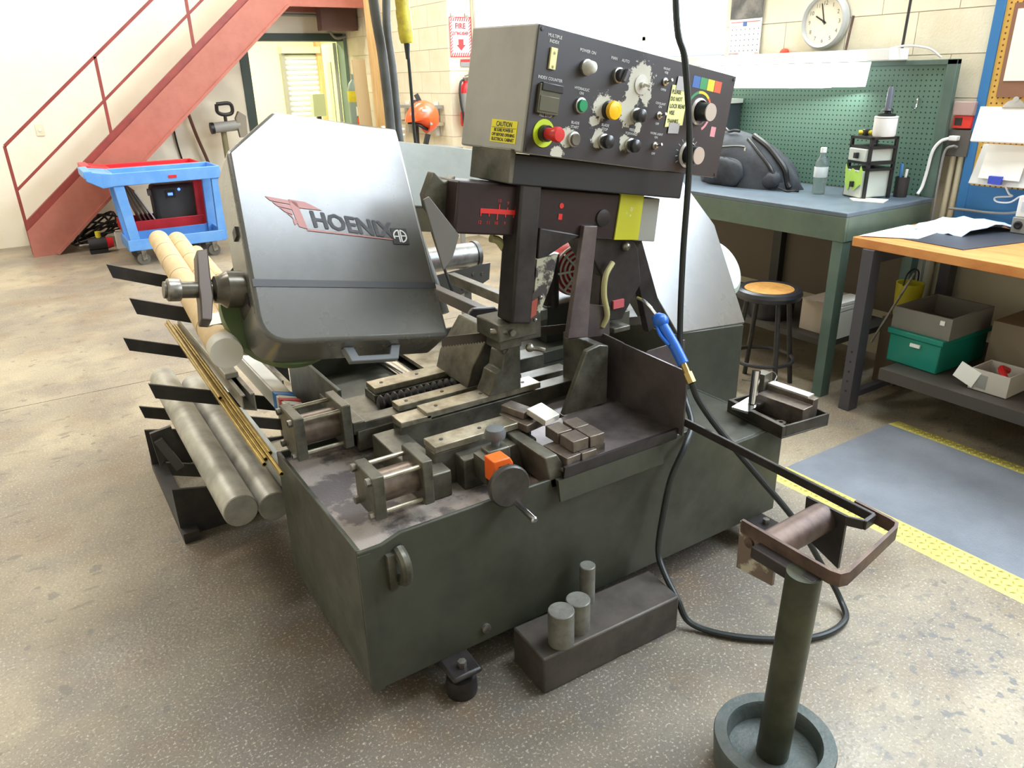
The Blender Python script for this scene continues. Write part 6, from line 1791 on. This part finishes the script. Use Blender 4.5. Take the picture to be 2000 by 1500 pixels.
obj('box', MB().box(3.935, 3.985, 2.00, 2.11, 1.13, 1.255), mat('socket_grey', (96, 92, 86), 0.5), sk, bevel=0.003)
obj('plug', MB().box(3.90, 3.935, 2.045, 2.085, 1.205, 1.228), WHITEP, sk, bevel=0.004)
obj('cord', MB().tube([(3.91, 2.085, 1.216), (3.89, 2.115, 1.20), (3.88, 2.14, 1.15), (3.88, 2.15, 1.05), (3.87, 2.155, 0.98), (3.85, 2.16, 0.945)], 0.0075, smooth=6), WHITEP, sk)
obj('cord', MB().tube([(3.93, 2.05, 1.175), (3.905, 2.06, 1.18), (3.90, 2.09, 1.15), (3.91, 2.10, 1.0), (3.92, 2.10, 0.7), (3.92, 2.095, 0.3)], 0.006, smooth=6), GREYP, sk)
for y in (2.035, 2.075):
    obj('conduit', MB().cyl((3.962, y, 0.0), (3.962, y, 1.13), 0.014, n=14), mat('cream_conduit', (206, 196, 166), 0.45), sk)
rb = thing('alarm_box', (3.95, 2.06, 1.26), 'clear and red alarm box mounted above the socket box', 'alarm')
obj('red_base', MB().box(3.93, 3.985, 2.005, 2.095, 1.262, 1.32), mat('alarm_red', (236, 60, 48), 0.35), rb, bevel=0.004)
obj('clear_cover', MB().box(3.92, 3.985, 2.0, 2.10, 1.322, 1.385), mat('alarm_clear', (238, 206, 200), 0.15, trans=0.5), rb, bevel=0.004)
obj('label', MB().box(3.9275, 3.93, 2.05, 2.085, 1.275, 1.31), BLACKM, rb)
bl = thing('blue_board', (3.95, 1.4, 0.83), 'blue-framed yellow pegboard panel standing behind the wood-top bench', 'board')
BLU = mat('blue_steel', (54, 122, 182), 0.4)
obj('upright', MB().box(3.945, 3.985, 1.965, 2.01, 0.0, 1.93), BLU, bl, bevel=0.003)
obj('lower_panel', MB().box(3.95, 3.98, 0.6, 1.965, 0.83, 1.0), BLU, bl)
obj('pegboard', MB().box(3.955, 3.975, 0.6, 1.965, 1.0, 1.93), dots_mat('yellow_pegboard', (226, 178, 84), (110, 70, 30), 0.025, 0.0045, ('Y', 'Z'), 0.5), bl)
ps = thing('framed_sheet', (3.95, 1.6, 1.40), 'white sheet in a brown frame on the yellow pegboard', 'notice')
obj('frame', MB().box(3.945, 3.954, 1.2, 1.925, 1.405, 1.80), mat('frame_brown', (146, 104, 80), 0.5), ps)
obj('sheet', MB().box(3.941, 3.945, 1.22, 1.905, 1.475, 1.775), PAPER, ps)
cb1 = thing('clipboard', (3.85, 1.75, 1.2), 'white clipboard with silver clip hanging in front of the yellow pegboard', 'clipboard')
CT = frame((3.84, 1.80, 1.365), rotm('Z', 6) @ rotm('Y', 16))
obj('papers', MB(CT).box(-0.018, 0.0, -0.16, 0.12, -0.155, 0.0), PAPER, cb1, bevel=0.003)
obj('clip', MB(CT).prism([(-0.07, -0.004), (0.03, -0.004), (0.01, 0.022), (-0.01, 0.030), (-0.035, 0.030), (-0.05, 0.02)], -0.024, -0.019, 'x').cyl((-0.028, -0.02, 0.03), (-0.015, -0.02, 0.03), 0.012, n=14), CHROME, cb1)
cb2 = thing('paper_tray', (3.87, 1.78, 1.03), 'clear wall pocket with white sheet and blue clip below the clipboard', 'tray')
obj('pocket', MB().prism([(3.82, 1.025), (3.86, 1.025), (3.92, 1.20), (3.89, 1.20)], 1.66, 1.91, 'y'), mat('clear_pocket', (206, 206, 202), 0.3), cb2, bevel=0.004)
obj('sheet', MB(frame((3.815, 1.775, 1.06), rotm('Y', 14))).box(-0.002, 0.002, -0.09, 0.09, -0.005, 0.15), PAPER, cb2)
obj('blue_clip', MB().box(3.795, 3.815, 1.755, 1.81, 1.035, 1.07), mat('clip_blue', (60, 80, 190), 0.4), cb2)
dv_ = thing('desk_gadget', (3.80, 1.60, 0.83), 'white camera-like gadget with round lens at the back of the wood-top bench', 'gadget')
obj('body', MB().box(3.78, 3.84, 1.565, 1.655, 0.905, 1.0), WHITEP, dv_, bevel=0.006)
obj('base', MB().box(3.775, 3.85, 1.56, 1.66, 0.834, 0.905), GREYP, dv_, bevel=0.004)
obj('lens', MB().lathe([(0.018, 0), (0.018, 0.006), (0.012, 0.008), (0, 0.004)], (3.775, 1.63, 0.872), (-1, 0, 0), 18), BLACKP, dv_)
obj('screen', MB().box(3.776, 3.78, 1.60, 1.635, 0.935, 0.975), mat('gadget_screen', (206, 212, 222), 0.3), dv_)
tag(obj('white_cable', MB().tube([(3.84, 1.755, 1.035), (3.86, 1.75, 1.01), (3.86, 1.735, 0.99), (3.90, 1.74, 0.975), (3.88, 1.80, 0.965), (3.86, 1.78, 0.95), (3.85, 1.72, 0.955), (3.84, 1.68, 0.985), (3.82, 1.655, 0.985)], 0.004, n=8, smooth=8), WHITEP), 'thin white cable curling in front of the blue board', 'cable')
tag(obj('grey_cable', MB().tube([(3.86, 1.66, 0.92), (3.90, 1.75, 0.895), (3.92, 1.85, 0.885), (3.92, 1.95, 0.885), (3.93, 2.03, 0.88)], 0.006, n=8, smooth=6), GREYP), 'grey cable running behind the wood-top bench to the socket', 'cable')
